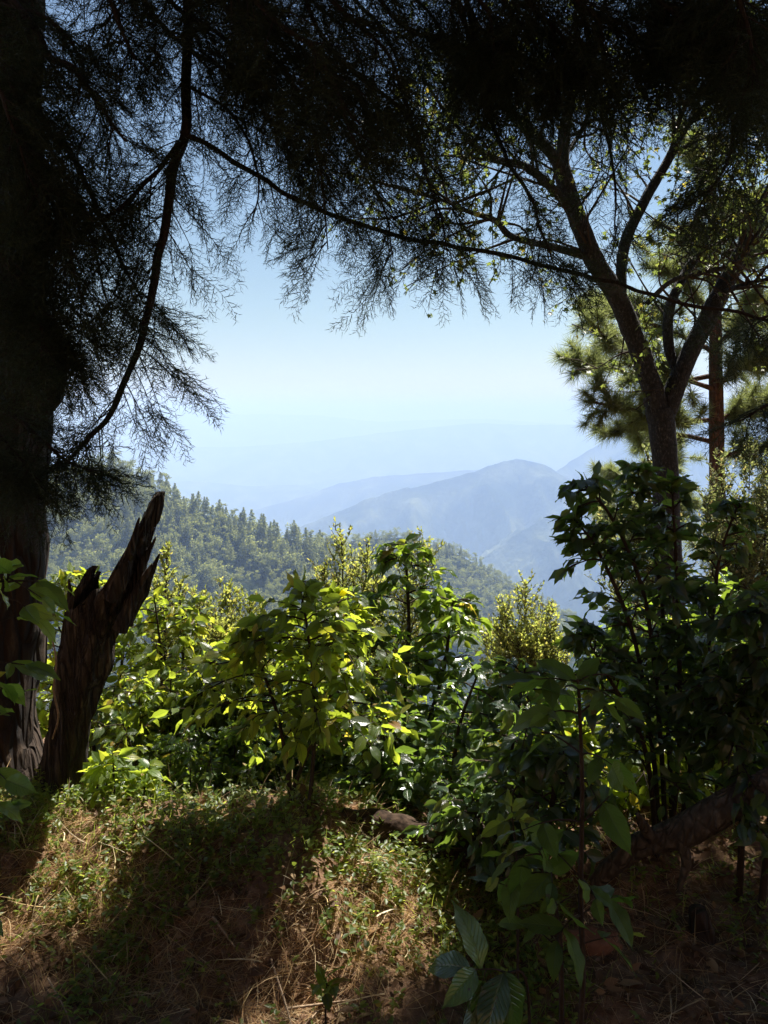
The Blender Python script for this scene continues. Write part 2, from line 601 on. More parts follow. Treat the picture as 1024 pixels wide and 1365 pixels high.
ridge('mountain', [(-200, 820), (330, 730), (430, 690), (480, 669), (530, 653), (590, 642), (640, 628), (665, 617), (690, 612), (720, 617), (745, 630), (800, 660), (900, 700), (1500, 820)], 4000, 1500, 1300, 'blue peak with gullied forest slopes in the middle of the view', M['mountain'], seed=67, spur=.3)
ridge('mountain', [(560, 800), (640, 745), (690, 712), (730, 690), (780, 684), (850, 690), (1000, 700), (1300, 760)], 3100, 1200, 900, 'darker blue spur low beside the forested slope', M['mountain'], seed=73, spur=.3)

h1 = [(-900, 560), (-300, 590), (-50, 612), (60, 640), (130, 622), (190, 640), (250, 672), (320, 698), (390, 718), (440, 734), (490, 758), (540, 786), (610, 828), (720, 890), (900, 960)]
h2 = [(-100, 800), (300, 745), (400, 732), (470, 722), (540, 716), (600, 735), (645, 762), (690, 792), (740, 816), (830, 870), (1000, 960), (1300, 1100)]
g2 = ridge('hill', h2, 950, 560, 300, 'second wooded hill beyond, sloping down to the valley', M['hillsoil'], base=-420, spur=.05, seed=5, crest_noise=.002)
g1 = ridge('hill', h1, 620, 420, 300, 'wooded hillside of conifers facing the clearing', M['hillsoil'], base=-280, spur=.05, seed=8, crest_noise=.002)


# hillside trees ---------------------------------------------------
def hill_tree(kind, rng):
    m = MB()
    n = 330
    if kind == 'conifer':
        h = 1.
        t = rng.random(n) ** .8
        ang = rng.uniform(0, 6.283, n)
        r = (.23 * (1 - t) ** .8 + .012) * rng.uniform(.35, 1.05, n) * (1 + .35 * np.sin(t * 34))
        pos = np.stack([np.cos(ang) * r, np.sin(ang) * r, .16 + .84 * t], -1)
        size = .045 + .05 * (1 - t)
    elif kind == 'pine':
        k = rng.integers(7, 10)
        cc = np.stack([rng.normal(0, .11, k), rng.normal(0, .11, k), rng.uniform(.45, .93, k)], -1)
        cc[0] = (0, 0, .95)
        w_ = rng.integers(0, k, n)
        pos = cc[w_] + unit(rng.normal(size=(n, 3))) * (rng.random((n, 1)) ** .4) * np.array([.13, .13, .075])
        size = np.full(n, .06)
    else:
        k = rng.integers(9, 13)
        cc = np.stack([rng.normal(0, .19, k), rng.normal(0, .19, k), rng.uniform(.3, .85, k)], -1)
        w_ = rng.integers(0, k, n)
        pos = cc[w_] + unit(rng.normal(size=(n, 3))) * (rng.random((n, 1)) ** .35) * np.array([.17, .17, .15])
        size = np.full(n, .075)
    d = unit(rng.normal(size=(n, 3)) + np.array([0, 0, -.2]) + unit(pos * np.array([1, 1, 0])) * .8)
    tri = (np.array([[-.5, -.35, 0], [.6, 0, -.08], [-.3, .42, .05], [.1, .05, .16]]), np.array([[0, 1, 3], [1, 2, 3]]), np.zeros((4, 2)))
    place(m, tri, pos, d, rng.normal(size=(n, 3)) + np.array([0, 0, 1.2]), size * rng.uniform(.8, 1.7, n))
    tube(m, np.array([[0, 0, -.08], [.004, 0, .4], [0, 0, .85]]), [.018, .013, .004], 5)
    return m


rng = RNG(77)
KINDS = ['conifer', 'conifer', 'conifer', 'pine', 'pine', 'broad', 'broad']
protos = [hill_tree(k, RNG(100 + i)) for i, k in enumerate(KINDS)]
hn = {'conifer': 'conifer_tree', 'pine': 'pine_tree', 'broad': 'broadleaf_tree'}
datas = [p.data(hn[k], M['hill'], smooth=False) for p, k in zip(protos, KINDS)]


def sample_grid(g, n, rng):
    XX, YY, ZZ = g
    a, b = XX.shape
    out = []
    i = rng.uniform(0, a - 1.001, n)
    j = rng.uniform(0, b - 1.001, n)
    i0, j0 = i.astype(int), j.astype(int)
    fi, fj = i - i0, j - j0

    def s(A):
        return (A[i0, j0] * (1 - fi) + A[i0 + 1, j0] * fi) * (1 - fj) + (A[i0, j0 + 1] * (1 - fi) + A[i0 + 1, j0 + 1] * fi) * fj
    return np.stack([s(XX), s(YY), s(ZZ)], -1)


def project(p):
    q = p - np.array([0, 0, EYE])
    fw = q[:, 1] * CP - q[:, 2] * SP
    upc = q[:, 1] * SP + q[:, 2] * CP
    return 512 + FPX * q[:, 0] / fw, 682.5 - FPX * upc / fw


pts = sample_grid(g1, 16000, rng)
u, v = project(pts)
pts = pts[(u > -160) & (u < 760) & (v < 880) & (pts[:, 1] > 330)]
# thin to a minimum spacing
keep, cell = [], {}
for p in pts:
    kx, ky = int(p[0] // 5.2), int(p[1] // 5.2)
    if (kx, ky) in cell:
        continue
    cell[(kx, ky)] = 1
    keep.append(p)
pts = np.array(keep)
u, v = project(pts)
clump = fbm(pts / 60., 3, 31)
h = (9 + 9 * clump + rng.normal(0, 2., len(pts))).clip(6, 21)
kind = np.where(clump + rng.normal(0, .12, len(pts)) > .63, rng.integers(0, 3, len(pts)), rng.integers(3, 7, len(pts)))
kind[v > 790] = rng.integers(3, 7, (v > 790).sum())
vis = (u > 70) & (u < 480) & (v < 800)
score = np.where(vis, h / pts[:, 1] * (1 + .5 * (v < 700)), -1)
best = set(np.argsort(-score)[:290])
hl = {'conifer': ('slim hazy conifer in the forest on the facing hillside', 'conifers on the facing hillside', 'tree'),
      'pine': ('hazy pine with an open rounded top on the facing hillside', 'pines on the facing hillside', 'tree'),
      'broad': ('rounded hazy broadleaf tree on the facing hillside', 'broadleaf trees on the facing hillside', 'tree')}
first = {}
wood = MB()
rots = rng.uniform(0, 6.283, len(pts))
for i, p in enumerate(pts):
    k = KINDS[kind[i]]
    wid = h[i] * rng.uniform(.85, 1.25)
    if i in best:
        if kind[i] not in first:
            o = bpy.data.objects.new(hn[k], datas[kind[i]])
            first[kind[i]] = o
        else:
            o = first[kind[i]].copy()
        COL.objects.link(o)
        o.location = tuple(p)
        o.rotation_euler = (0, 0, rots[i])
        o.scale = (wid, wid, h[i])
        tag(o, hl[k][0], 'tree', hl[k][1])


def wood_mass(mb, pts, h, kind, rng):
    for k in range(len(KINDS)):
        m = kind == k
        if not m.any():
            continue
        Vt = np.concatenate(protos[k].V)
        Ft = np.concatenate(protos[k].F3)
        nleaf = 330 * 4
        Vt, Ft = Vt[:nleaf], Ft[:330 * 2]
        Ut = np.zeros((len(Vt), 2))
        th = rng.uniform(0, 6.283, m.sum())
        d = np.stack([np.cos(th), np.sin(th), 0 * th], -1)
        place(mb, (Vt, Ft, Ut), pts[m], d, np.tile([0, 0, 1.], (m.sum(), 1)), h[m])


rest = np.array([i not in best for i in range(len(pts))])
wood_mass(wood, pts[rest], h[rest], kind[rest], rng)
tag(wood.build('hillside_wood', M['hill'], smooth=False), 'mixed wood filling in between the trees on the facing hillside', 'wood', kind='stuff')
p2 = sample_grid(g2, 22000, rng)
u, v = project(p2)
p2 = p2[(u > 330) & (u < 860) & (v < 900) & (p2[:, 1] > 600)]
keep, cell = [], {}
for p in p2:
    kk = (int(p[0] // 5.), int(p[1] // 6))
    if kk not in cell:
        cell[kk] = 1
        keep.append(p)
p2 = np.array(keep)
wood2 = MB()
wood_mass(wood2, p2, rng.uniform(9, 16, len(p2)), rng.integers(2, 7, len(p2)), rng)
tag(wood2.build('distant_wood', M['hill'], smooth=False), 'hazy blue-green wood covering the second hill', 'wood', kind='stuff')

# ------------------------------------------------------------------ haze
hz = bpy.data.meshes.new('haze')
B0, B1 = (-32500, -32500, BASEZ - 30), (36500, 36500, 215)
bv = [(x, y, z) for z in (B0[2], B1[2]) for y in (B0[1], B1[1]) for x in (B0[0], B1[0])]
hz.from_pydata(bv, [], [(0, 2, 3, 1), (4, 5, 7, 6), (0, 1, 5, 4), (2, 6, 7, 3), (0, 4, 6, 2), (1, 3, 7, 5)])
N = NT('haze_air')
pv = N.n('ShaderNodeVolumePrincipled')
pv.inputs['Color'].default_value = (.46, .62, .95, 1)
pv.inputs['Density'].default_value = 3.2e-4
pv.inputs['Absorption Color'].default_value = (.32, .32, .32, 1)
pv.inputs['Anisotropy'].default_value = -.34
pv.inputs['Density Attribute'].default_value = ''
N.l(pv.outputs[0], N.out.inputs[1])
try:
    N.m.cycles.homogeneous_volume = True
except Exception:
    pass
hz.materials.append(N.m)
ho = bpy.data.objects.new('haze', hz)
COL.objects.link(ho)
tag(ho, 'pale blue haze filling the valley air', 'haze', kind='stuff')

# ------------------------------------------------------------------ feathery boughs


def spray_tpl(rng, L=.25, ns=22, fat=1.):
    segs = []

    def seg(a, b, w0, w1):
        segs.append((np.array(a, float), np.array(b, float), w0, w1))
    n = 7
    t = np.linspace(0, 1, n + 1)
    sag = rng.uniform(.05, .3)
    ax = np.stack([t * L, .03 * np.sin(t * 3 + rng.uniform(0, 6)) * t, -sag * L * t ** 2], -1)
    for k in range(n):
        seg(ax[k], ax[k + 1], .0036 * (1 - .75 * t[k]), .0036 * (1 - .75 * t[k + 1]))
    for k in range(ns):
        tt = .06 + .93 * (k + rng.uniform(-.3, .3)) / ns
        p = np.array([np.interp(tt, t, ax[:, i]) for i in range(3)])
        s = 1 if k % 2 else -1
        l = (.075 * (1 - tt) ** .8 + .028) * rng.uniform(.75, 1.2) * min(1, .5 + tt * 3)
        a = rad(rng.uniform(34, 66)) * s
        el = rng.normal(0, .35)
        d = np.array([math.cos(a), math.sin(a) * math.cos(el), math.sin(a) * math.sin(el) - .1])
        e1 = p + d * l * .5
        d2 = unit(d + rng.normal(0, .35, 3) + np.array([.2, 0, .05]))
        e2 = e1 + d2 * l * .5
        seg(p, e1, .0030, .0025)
        seg(e1, e2, .0025, .0003)
        m = max(2, int(l / .0105))
        for j in range(m):
            f = (j + .6) / m
            q = p + (e1 - p) * f * 2 if f < .5 else e1 + (e2 - e1) * (f - .5) * 2
            dd = d if f < .5 else d2
            ss = 1 if j % 2 else -1
            perp = unit(np.cross(dd, [0, 0, 1.]) + rng.normal(0, .45, 3)) * ss
            nd = unit(dd + perp * rng.uniform(.6, 1.1))
            seg(q, q + nd * rng.uniform(.014, .032), .0026, .0002)
    V, F = [], []
    for a, b, w0, w1 in segs:
        d = unit(b - a)
        s = unit(np.cross(d, rng.normal(size=3))) * fat
        k = len(V)
        if w1 < .0006:
            V += [a - s * w0 * .5, a + s * w0 * .5, b]
            F += [(k, k + 1, k + 2)]
        else:
            V += [a - s * w0 * .5, a + s * w0 * .5, b + s * w1 * .5, b - s * w1 * .5]
            F += [(k, k + 1, k + 2), (k, k + 2, k + 3)]
    V = np.array(V)
    return V, np.array(F), np.zeros((len(V), 2))


SPRW = [spray_tpl(RNG(950 + i), .25, 16, 6.) for i in range(5)]
SPR = [spray_tpl(RNG(900 + i)) for i in range(9)]


def bough(parent, path, r0, r1, twigs, tlen, per=5, droop=.5, seed=0, t0=.0, sc=1., origin=None, flat=.35, bias=(0, 0, 0), tl_end=.5, steps=10):
    """a woody bough (part) with its feathery foliage (sub-part)"""
    rng = RNG(seed)
    pth = smooth_path(path, steps)
    pth = pth + (np.stack([fbm(pth * 3 + 5, 3, seed), fbm(pth * 3 + 15, 3, seed + 1), fbm(pth * 3 + 25, 3, seed + 2)], -1) - .5) * .10
    wood, fol = MB(), MB()
    tube(wood, pth, [r0, r0 * .8 + r1 * .2, r1], 7, .15, seed, 30)
    T, N_, B_ = frames(pth)
    n = len(pth)
    pos, dr, upv, scl = [], [], [], []
    for k in range(twigs):
        t = t0 + (1 - t0) * (k + rng.random()) / twigs
        x = t * (n - 1)
        i = min(int(x), n - 2)
        p = pth[i] * (1 - x + i) + pth[i + 1] * (x - i)
        a = rng.uniform(0, 6.283)
        out = unit(N_[i] * math.cos(a) + B_[i] * math.sin(a))
        out = out * np.array([1, .75, flat]) + np.array(bias)
        d = unit(out + T[i] * rng.uniform(.3, 1.) + np.array([0, 0, -droop * .35]))
        l = tlen * (1 - (1 - tl_end) * t) * rng.uniform(.5, 1.15)
        m = 6
        tt = np.linspace(0, 1, m)[:, None]
        cur = p + d * l * tt + np.array([0, 0, -1.]) * droop * l * .38 * tt ** 2
        tube(wood, cur, [.0032, .0012], 3, cap=False)
        ns = max(2, int(per * l / tlen + .5))
        for j in range(ns):
            f = (j + .5 + rng.uniform(-.3, .3)) / ns * .98
            q = p + d * l * f + np.array([0, 0, -1.]) * droop * l * .38 * f * f
            td = unit(d + np.array([0, 0, -1.]) * droop * .7 * f)
            s = unit(np.cross(td, [0, 0, 1.]) + rng.normal(0, .4, 3)) * (1 if j % 2 else -1)
            pos.append(q)
            dr.append(unit(td + s * rng.uniform(.3, 1.2) + np.array([0, 0, -.10 * droop])))
            upv.append(np.array([0, 0, 1.]) + rng.normal(0, .5, 3))
            scl.append(rng.uniform(.6, 1.05) * sc)
        pos.append(cur[-2])
        dr.append(unit(cur[-1] - cur[-2] + rng.normal(0, .003, 3)))
        upv.append(np.array([0, 0, 1.]) + rng.normal(0, .4, 3))
        scl.append(rng.uniform(.7, 1.) * sc)
    scatter_tpl(fol, SPR, pos, dr, upv, np.array(scl), rng)
    wo = wood.build('bough', M['bough'], parent, origin)
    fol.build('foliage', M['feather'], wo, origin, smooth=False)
    return wo


# the old tree at the bank: trunk, broken knob, boughs
tb = P(-32, 1075, 3.5)
tb[2] = float(G(tb[:1], tb[1:2])[0]) - .05
tree = empty('cypress_tree', tb, 'old dark tree with thick bark trunk beside the broken stump and feathery boughs overhead', 'tree')
mb = MB()
tp = smooth_path([tb + np.array([0, 0, -.1]), tb + np.array([-.0, 0, .5]), P(-27, 800, 3.5), P(-22, 520, 3.5), P(-36, 300, 3.5), P(-34, 0, 3.5), P(-30, -500, 3.5), P(-40, -900, 3.5)], 26)
tube(mb, tp, [.40, .31, .285, .285, .30, .27, .26, .25, .22], 40, .22, 3, 7)
mb.build('trunk', M['bark_dark'], tree, tb)
mb = MB()
kp = smooth_path([P(40, 560, 3.42), P(58, 520, 3.38), P(64, 485, 3.37), P(70, 462, 3.38), P(73, 448, 3.385)], 8)
tube(mb, kp, [.06, .085, .07, .04, .006], 14, .45, 8, 16)
mb.build('broken_stub', M['bark_dark'], tree, tb)

bseed = [0]


def bs():
    bseed[0] += 1
    return 4000 + bseed[0] * 13


O1 = tb
top = tp[-1]
# limbs above the frame that carry the boughs
LIMBS = []
for (u1, v1, y1), (u2, v2, y2) in (((180, -420, 3.0), (420, -380, 2.4)), ((200, -300, 3.3), (760, -260, 3.4)), ((60, -480, 2.6), (200, -520, 1.6))):
    mb = MB()
    L = smooth_path([P(-25, -250, 3.5), P(u1, v1, y1), P(u2, v2, y2)], 14)
    tube(mb, L, [.12, .08, .035], 10, .2, int(u1), 10)
    mb.build('limb', M['bark_dark'], tree, O1)
    LIMBS.append(L)

# hanging bough in front of the sky
bough(tree, [P(258, -330, 3.05), P(252, -60, 2.95), P(248, 40, 2.92), P(240, 190, 2.9), P(216, 330, 2.86), P(184, 470, 2.82), P(140, 572, 2.8), P(84, 615, 2.78)], .021, .006, 64, .36, 5, .45, bs(), .04, 1., O1)
bough(tree, [P(240, 190, 2.9), P(180, 250, 2.85), P(120, 300, 2.8), P(60, 330, 2.75)], .008, .003, 20, .30, 4, .5, bs(), 0, 1., O1)
bough(tree, [P(246, 110, 2.9), P(300, 150, 2.95), P(340, 230, 2.95), P(330, 300, 2.95)], .006, .002, 9, .22, 4, .5, bs(), 0, .9, O1)
bough(tree, [P(-20, -60, 3.3), P(40, 40, 2.9), P(110, 110, 2.75), P(170, 190, 2.7)], .016, .004, 32, .32, 5, .5, bs(), 0, 1., O1)
bough(tree, [P(-20, 60, 3.3), P(30, 180, 2.7), P(80, 300, 2.6), P(110, 400, 2.55)], .014, .004, 34, .30, 5, .6, bs(), .1, 1., O1)
bough(tree, [P(-30, 250, 3.3), P(0, 330, 2.7), P(50, 420, 2.55), P(60, 470, 2.5)], .012, .004, 26, .26, 5, .5, bs(), .1, 1., O1)
bough(tree, [P(-25, 450, 3.3), P(0, 540, 2.8), P(60, 600, 2.65), P(130, 625, 2.6)], .010, .003, 24, .24, 5, .35, bs(), .25, .9, O1)
bough(tree, [P(-30, 120, 3.3), P(90, 200, 3.0), P(150, 330, 2.95), P(190, 400, 2.95)], .012, .003, 30, .30, 5, .55, bs(), .2, 1., O1)
bough(tree, [P(-30, -120, 3.3), P(100, -60, 2.9), P(160, 30, 2.8), P(190, 90, 2.8)], .014, .004, 24, .28, 5, .5, bs(), .2, 1., O1)
bough(tree, [P(-30, -40, 3.2), P(0, 90, 2.8), P(20, 200, 2.75), P(30, 320, 2.7)], .010, .003, 34, .26, 5, .5, bs(), .1, 1., O1)
bough(tree, [P(-30, 330, 3.2), P(0, 400, 2.8), P(40, 440, 2.75), P(100, 470, 2.7)], .008, .003, 22, .2, 5, .4, bs(), .1, .9, O1)
bough(tree, [P(-40, 560, 3.2), P(-10, 600, 2.8), P(30, 630, 2.75), P(60, 660, 2.7)], .008, .003, 16, .16, 5, .4, bs(), .1, .8, O1)
bough(tree, [P(-30, 0, 3.3), P(60, 20, 3.0), P(110, 70, 3.0), P(140, 170, 2.95)], .009, .003, 12, .28, 5, .5, bs(), .2, 1., O1)
bough(tree, [P(-30, 180, 3.3), P(60, 240, 3.05), P(110, 300, 3.0), P(140, 420, 2.95)], .009, .003, 12, .26, 5, .5, bs(), .2, 1., O1)
bough(tree, [P(-40, 20, 3.1), P(-10, 110, 2.6), P(20, 190, 2.55), P(45, 270, 2.5)], .007, .002, 22, .17, 5, .5, bs(), .1, .9, O1)
bough(tree, [P(-40, 240, 3.1), P(-10, 320, 2.6), P(25, 390, 2.55), P(70, 430, 2.5)], .007, .002, 22, .17, 5, .45, bs(), .1, .9, O1)
bough(tree, [P(-40, 470, 3.1), P(-10, 560, 2.6), P(20, 600, 2.55), P(50, 640, 2.5)], .006, .002, 16, .14, 5, .45, bs(), .1, .8, O1)
# the long thin bough that crosses the opening
bough(tree, [P(240, 185, 2.9), P(330, 230, 3.0), P(400, 263, 3.05), P(470, 290, 3.1), P(560, 318, 3.15), P(640, 333, 3.2), P(720, 350, 3.2), P(800, 375, 3.2), P(870, 396, 3.2), P(940, 411, 3.2), P(1040, 428, 3.2), P(1120, 432, 3.2)], .0095, .0065, 16, .22, 4, .6, bs(), .12, .9, O1, steps=8)
# the mass that hangs from above
MASS = [((330, -330, 3.2), (345, 0, 3.1), (385, 130, 3.0), (400, 240, 3.0), 34, .32), ((420, -330, 3.1), (430, -20, 2.9), (445, 120, 2.85), (440, 330, 2.85), 40, .30),
        ((520, -330, 3.3), (500, 0, 3.2), (510, 180, 3.1), (530, 340, 3.05), 44, .32), ((560, -330, 3.0), (565, 20, 3.0), (590, 190, 3.0), (600, 345, 3.0), 40, .28),
        ((480, -330, 2.7), (470, -50, 2.6), (470, 80, 2.55), (480, 200, 2.5), 36, .3), ((640, -330, 3.3), (640, -20, 3.2), (650, 70, 3.2), (670, 130, 3.2), 36, .32),
        ((380, -200, 3.5), (390, -30, 3.5), (440, 60, 3.5), (480, 150, 3.5), 34, .36), ((620, -250, 3.7), (600, -40, 3.7), (560, 60, 3.7), (540, 160, 3.7), 34, .36)]
MASS += [((370, -250, 3.0), (360, -30, 2.9), (350, 60, 2.9), (360, 150, 2.9), 20, .3), ((440, -250, 3.3), (450, -60, 3.3), (430, 60, 3.2), (420, 180, 3.2), 20, .3), ((530, -250, 2.9), (540, -60, 2.9), (540, 60, 2.8), (550, 170, 2.8), 22, .3),
         ((600, -250, 3.4), (610, -60, 3.4), (620, 20, 3.4), (630, 110, 3.4), 20, .32), ((480, -200, 3.6), (500, -60, 3.6), (520, 60, 3.6), (510, 240, 3.5), 20, .3), ((-10, -100, 3.3), (60, 60, 3.1), (90, 150, 3.1), (120, 240, 3.1), 22, .32), ((-20, 160, 3.3), (50, 260, 3.0), (70, 380, 3.0), (90, 480, 2.9), 20, .26)]
for a, b, c_, d, nt, tl in MASS:
    k_ = ((a[0] * 7) % 5 - 2) * 75
    bough(tree, [P(a[0] + k_ * 1.6, a[1], a[2]), P(b[0] + k_, b[1], b[2]), P(c_[0] + k_ * .3, c_[1], c_[2]), P(*d)], .010, .0022, nt, tl, 5, .5, bs(), .15, 1., O1)

# second feathery tree, trunk beyond the frame
tb2 = np.array([3.3, 3.6, 0.])
tb2[2] = float(G(tb2[:1], tb2[1:2])[0]) - .05
tree2 = empty('cypress_tree', tb2, 'dense black boughs crowding the upper corner above the forked tree, trunk out of view', 'tree')
mb = MB()
tp2 = smooth_path([tb2, tb2 + np.array([0, 0, 1.5]), tb2 + np.array([-.05, 0, 3]), tb2 + np.array([-.05, 0, 6])], 16)
tube(mb, tp2, [.24, .19, .17, .13], 24, .2, 9, 8)
mb.build('trunk', M['bark_dark'], tree2, tb2)
for (u1, v1, y1), (u2, v2, y2) in (((1000, -300, 3.4), (640, -220, 3.3)), ((1050, -350, 2.8), (800, -380, 2.0))):
    mb = MB()
    tube(mb, smooth_path([tb2 + np.array([-.05, 0, 3.4]), P(u1, v1, y1), P(u2, v2, y2)], 14), [.09, .06, .03], 10, .2, int(u1), 10)
    mb.build('limb', M['bark_dark'], tree2, tb2)
MASS2 = [((700, -300, 3.2), (690, 0, 3.1), (700, 70, 3.1), (690, 130, 3.1), 36, .32), ((760, -300, 3.0), (760, -40, 2.9), (770, 50, 2.9), (790, 110, 2.9), 36, .32),
         ((840, -300, 3.2), (830, -30, 3.1), (850, 40, 3.1), (860, 90, 3.1), 34, .3), ((920, -300, 3.0), (920, -40, 2.9), (925, 20, 2.85), (930, 60, 2.8), 34, .3),
         ((1000, -300, 3.1), (990, -40, 3.0), (985, 30, 2.95), (990, 90, 2.9), 34, .3), ((700, -200, 3.2), (720, 120, 3.15), (735, 280, 3.1), (745, 365, 3.1), 26, .22),
         ((1060, -200, 3.0), (1050, 60, 2.9), (1000, 200, 2.85), (930, 275, 2.8), 34, .22), ((880, -200, 3.2), (860, 60, 3.2), (840, 200, 3.15), (825, 330, 3.1), 16, .2),
         ((1060, -300, 2.7), (1040, -60, 2.6), (1020, 40, 2.55), (1015, 110, 2.5), 30, .3), ((780, -200, 3.6), (760, -40, 3.6), (700, 40, 3.6), (640, 90, 3.6), 30, .36),
         ((900, -200, 3.6), (880, -40, 3.6), (960, 20, 3.6), (1010, 60, 3.6), 30, .36)]
MASS2 += [((740, -250, 3.3), (730, -40, 3.3), (720, 30, 3.3), (730, 100, 3.3), 20, .3), ((820, -250, 2.8), (810, -60, 2.8), (820, 10, 2.8), (800, 80, 2.8), 20, .3), ((880, -250, 3.4), (880, -60, 3.4), (900, 0, 3.4), (900, 60, 3.4), 20, .3),
          ((960, -250, 3.2), (960, -60, 3.2), (960, 10, 3.2), (975, 70, 3.2), 20, .3), ((670, -250, 2.9), (660, -60, 2.9), (670, 20, 2.9), (660, 100, 2.9), 20, .3), ((1040, -200, 3.3), (1030, -20, 3.3), (1020, 60, 3.3), (1010, 130, 3.3), 18, .28)]
for a, b, c_, d, nt, tl in MASS2:
    k_ = ((a[0] * 7) % 5 - 1) * 75
    bough(tree2, [P(a[0] + k_ * 1.6, a[1], a[2]), P(b[0] + k_, b[1], b[2]), P(c_[0] + k_ * .3, c_[1], c_[2]), P(*d)], .010, .0022, nt, tl, 5, .5, bs(), .15, 1., tb2)
bough(tree2, [tb2 + np.array([-.1, 0, 1.6]), P(1120, 500, 3.3), P(1050, 530, 3.2), P(985, 560, 3.15)], .012, .003, 14, .2, 4, .5, bs(), .5, .9, tb2)
bough(tree2, [tb2 + np.array([-.1, 0, 2.2]), P(1120, 380, 3.3), P(1060, 410, 3.2), P(1000, 430, 3.15)], .012, .003, 12, .18, 4, .5, bs(), .5, .9, tb2)


# unseen crowns overhead and behind the viewer, added to shade boughs and foreground
def crown(parent, n, box, origin, seed):
    rng = RNG(seed)
    m = MB()
    lo, hi = np.array(box[0]), np.array(box[1])
    p = lo + (hi - lo) * rng.random((n, 3))
    keep = fbm(p * .9, 3, seed) > .40
    p = p[keep]
    d = unit(rng.normal(size=(len(p), 3)) * np.array([1, 1, .3]) + np.array([0, 0, -.35]))
    scatter_tpl(m, SPR, p, d, np.array([0, 0, 1.]) + rng.normal(0, .4, (len(p), 3)), rng.uniform(1.8, 3., len(p)), rng)
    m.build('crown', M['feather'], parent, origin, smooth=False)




def gh(u, v):
    """where the view ray through photo pixel u, v meets the ground"""
    ys = np.linspace(1.2, 6, 400)
    q = np.array([P(u, v, y) for y in ys])
    k = np.argmax(q[:, 2] < G(q[:, 0], q[:, 1]))
    return q[k]


LITSPOTS = [(gh(490, 1190), .2), (gh(560, 1265), .13), (gh(450, 1150), .15), (gh(520, 1230), .15), (gh(600, 1240), .12), (gh(420, 1130), .1), (gh(25, 1190), .14), (gh(60, 1230), .08), (gh(795, 1240), .04), (gh(210, 1130), .05), (gh(300, 1140), .03), (gh(120, 1190), .04)]
SUN = np.array([sd.x, sd.y, sd.z])


def shade_canopy(parent, n, xr, ymax, origin, seed):
    """unseen high foliage added to shade the clearing, with gaps left over the lit spots"""
    rng = RNG(seed)
    g = np.stack([rng.uniform(*xr, n), rng.uniform(-1.5, ymax, n), np.full(n, -.15)], -1)
    p = g + SUN * (rng.uniform(6.2, 9., n) / SUN[2])[:, None]
    u, v = project(p)
    ok = (v < -60) & (fbm(g * 2.6 + 9, 3, 71) > .36)
    for c0, r0 in LITSPOTS:
        q = p - c0
        q = q - (q @ SUN)[:, None] * SUN
        ok &= np.linalg.norm(q, axis=1) > r0 + .16
    p = p[ok]
    d = unit(rng.normal(size=(len(p), 3)) * np.array([1, 1, .3]))
    m = MB()
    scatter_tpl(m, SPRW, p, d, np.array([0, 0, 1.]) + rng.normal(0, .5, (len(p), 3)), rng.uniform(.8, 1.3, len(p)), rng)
    m.build('crown', M['feather'], parent, origin, smooth=False)  # out of view, added for the shade it casts on the clearing


crown(tree, 1700, ((-3.6, -3.5, 3.7), (.6, 3.4, 5.8)), O1, 501)
crown(tree2, 1700, ((.2, -3.5, 3.7), (4.4, 3.6, 5.8)), tb2, 502)
shade_canopy(tree, 7500, (-3.0, .45), 2.82, O1, 503)
shade_canopy(tree2, 7000, (.4, 2.9), 2.95, tb2, 504)


# ------------------------------------------------------------------ shrubs
LEAF = [leaf_tpl(RNG(50 + i), .50, 6, 2, .16, .45, .03) for i in range(5)] + [leaf_tpl(RNG(150 + i), .46, 6, 2, .5, 1.1, .06) for i in range(3)]
LEAFB = [leaf_tpl(RNG(80 + i), .46, 12, 4, .20, .5, .022) for i in range(8)]
LEAFS = [leaf_tpl(RNG(60 + i), .5, 3, 1, .3, .3, .0) for i in range(5)]


DENSE = {'shrub': 1.5, 'bush': 1.7}


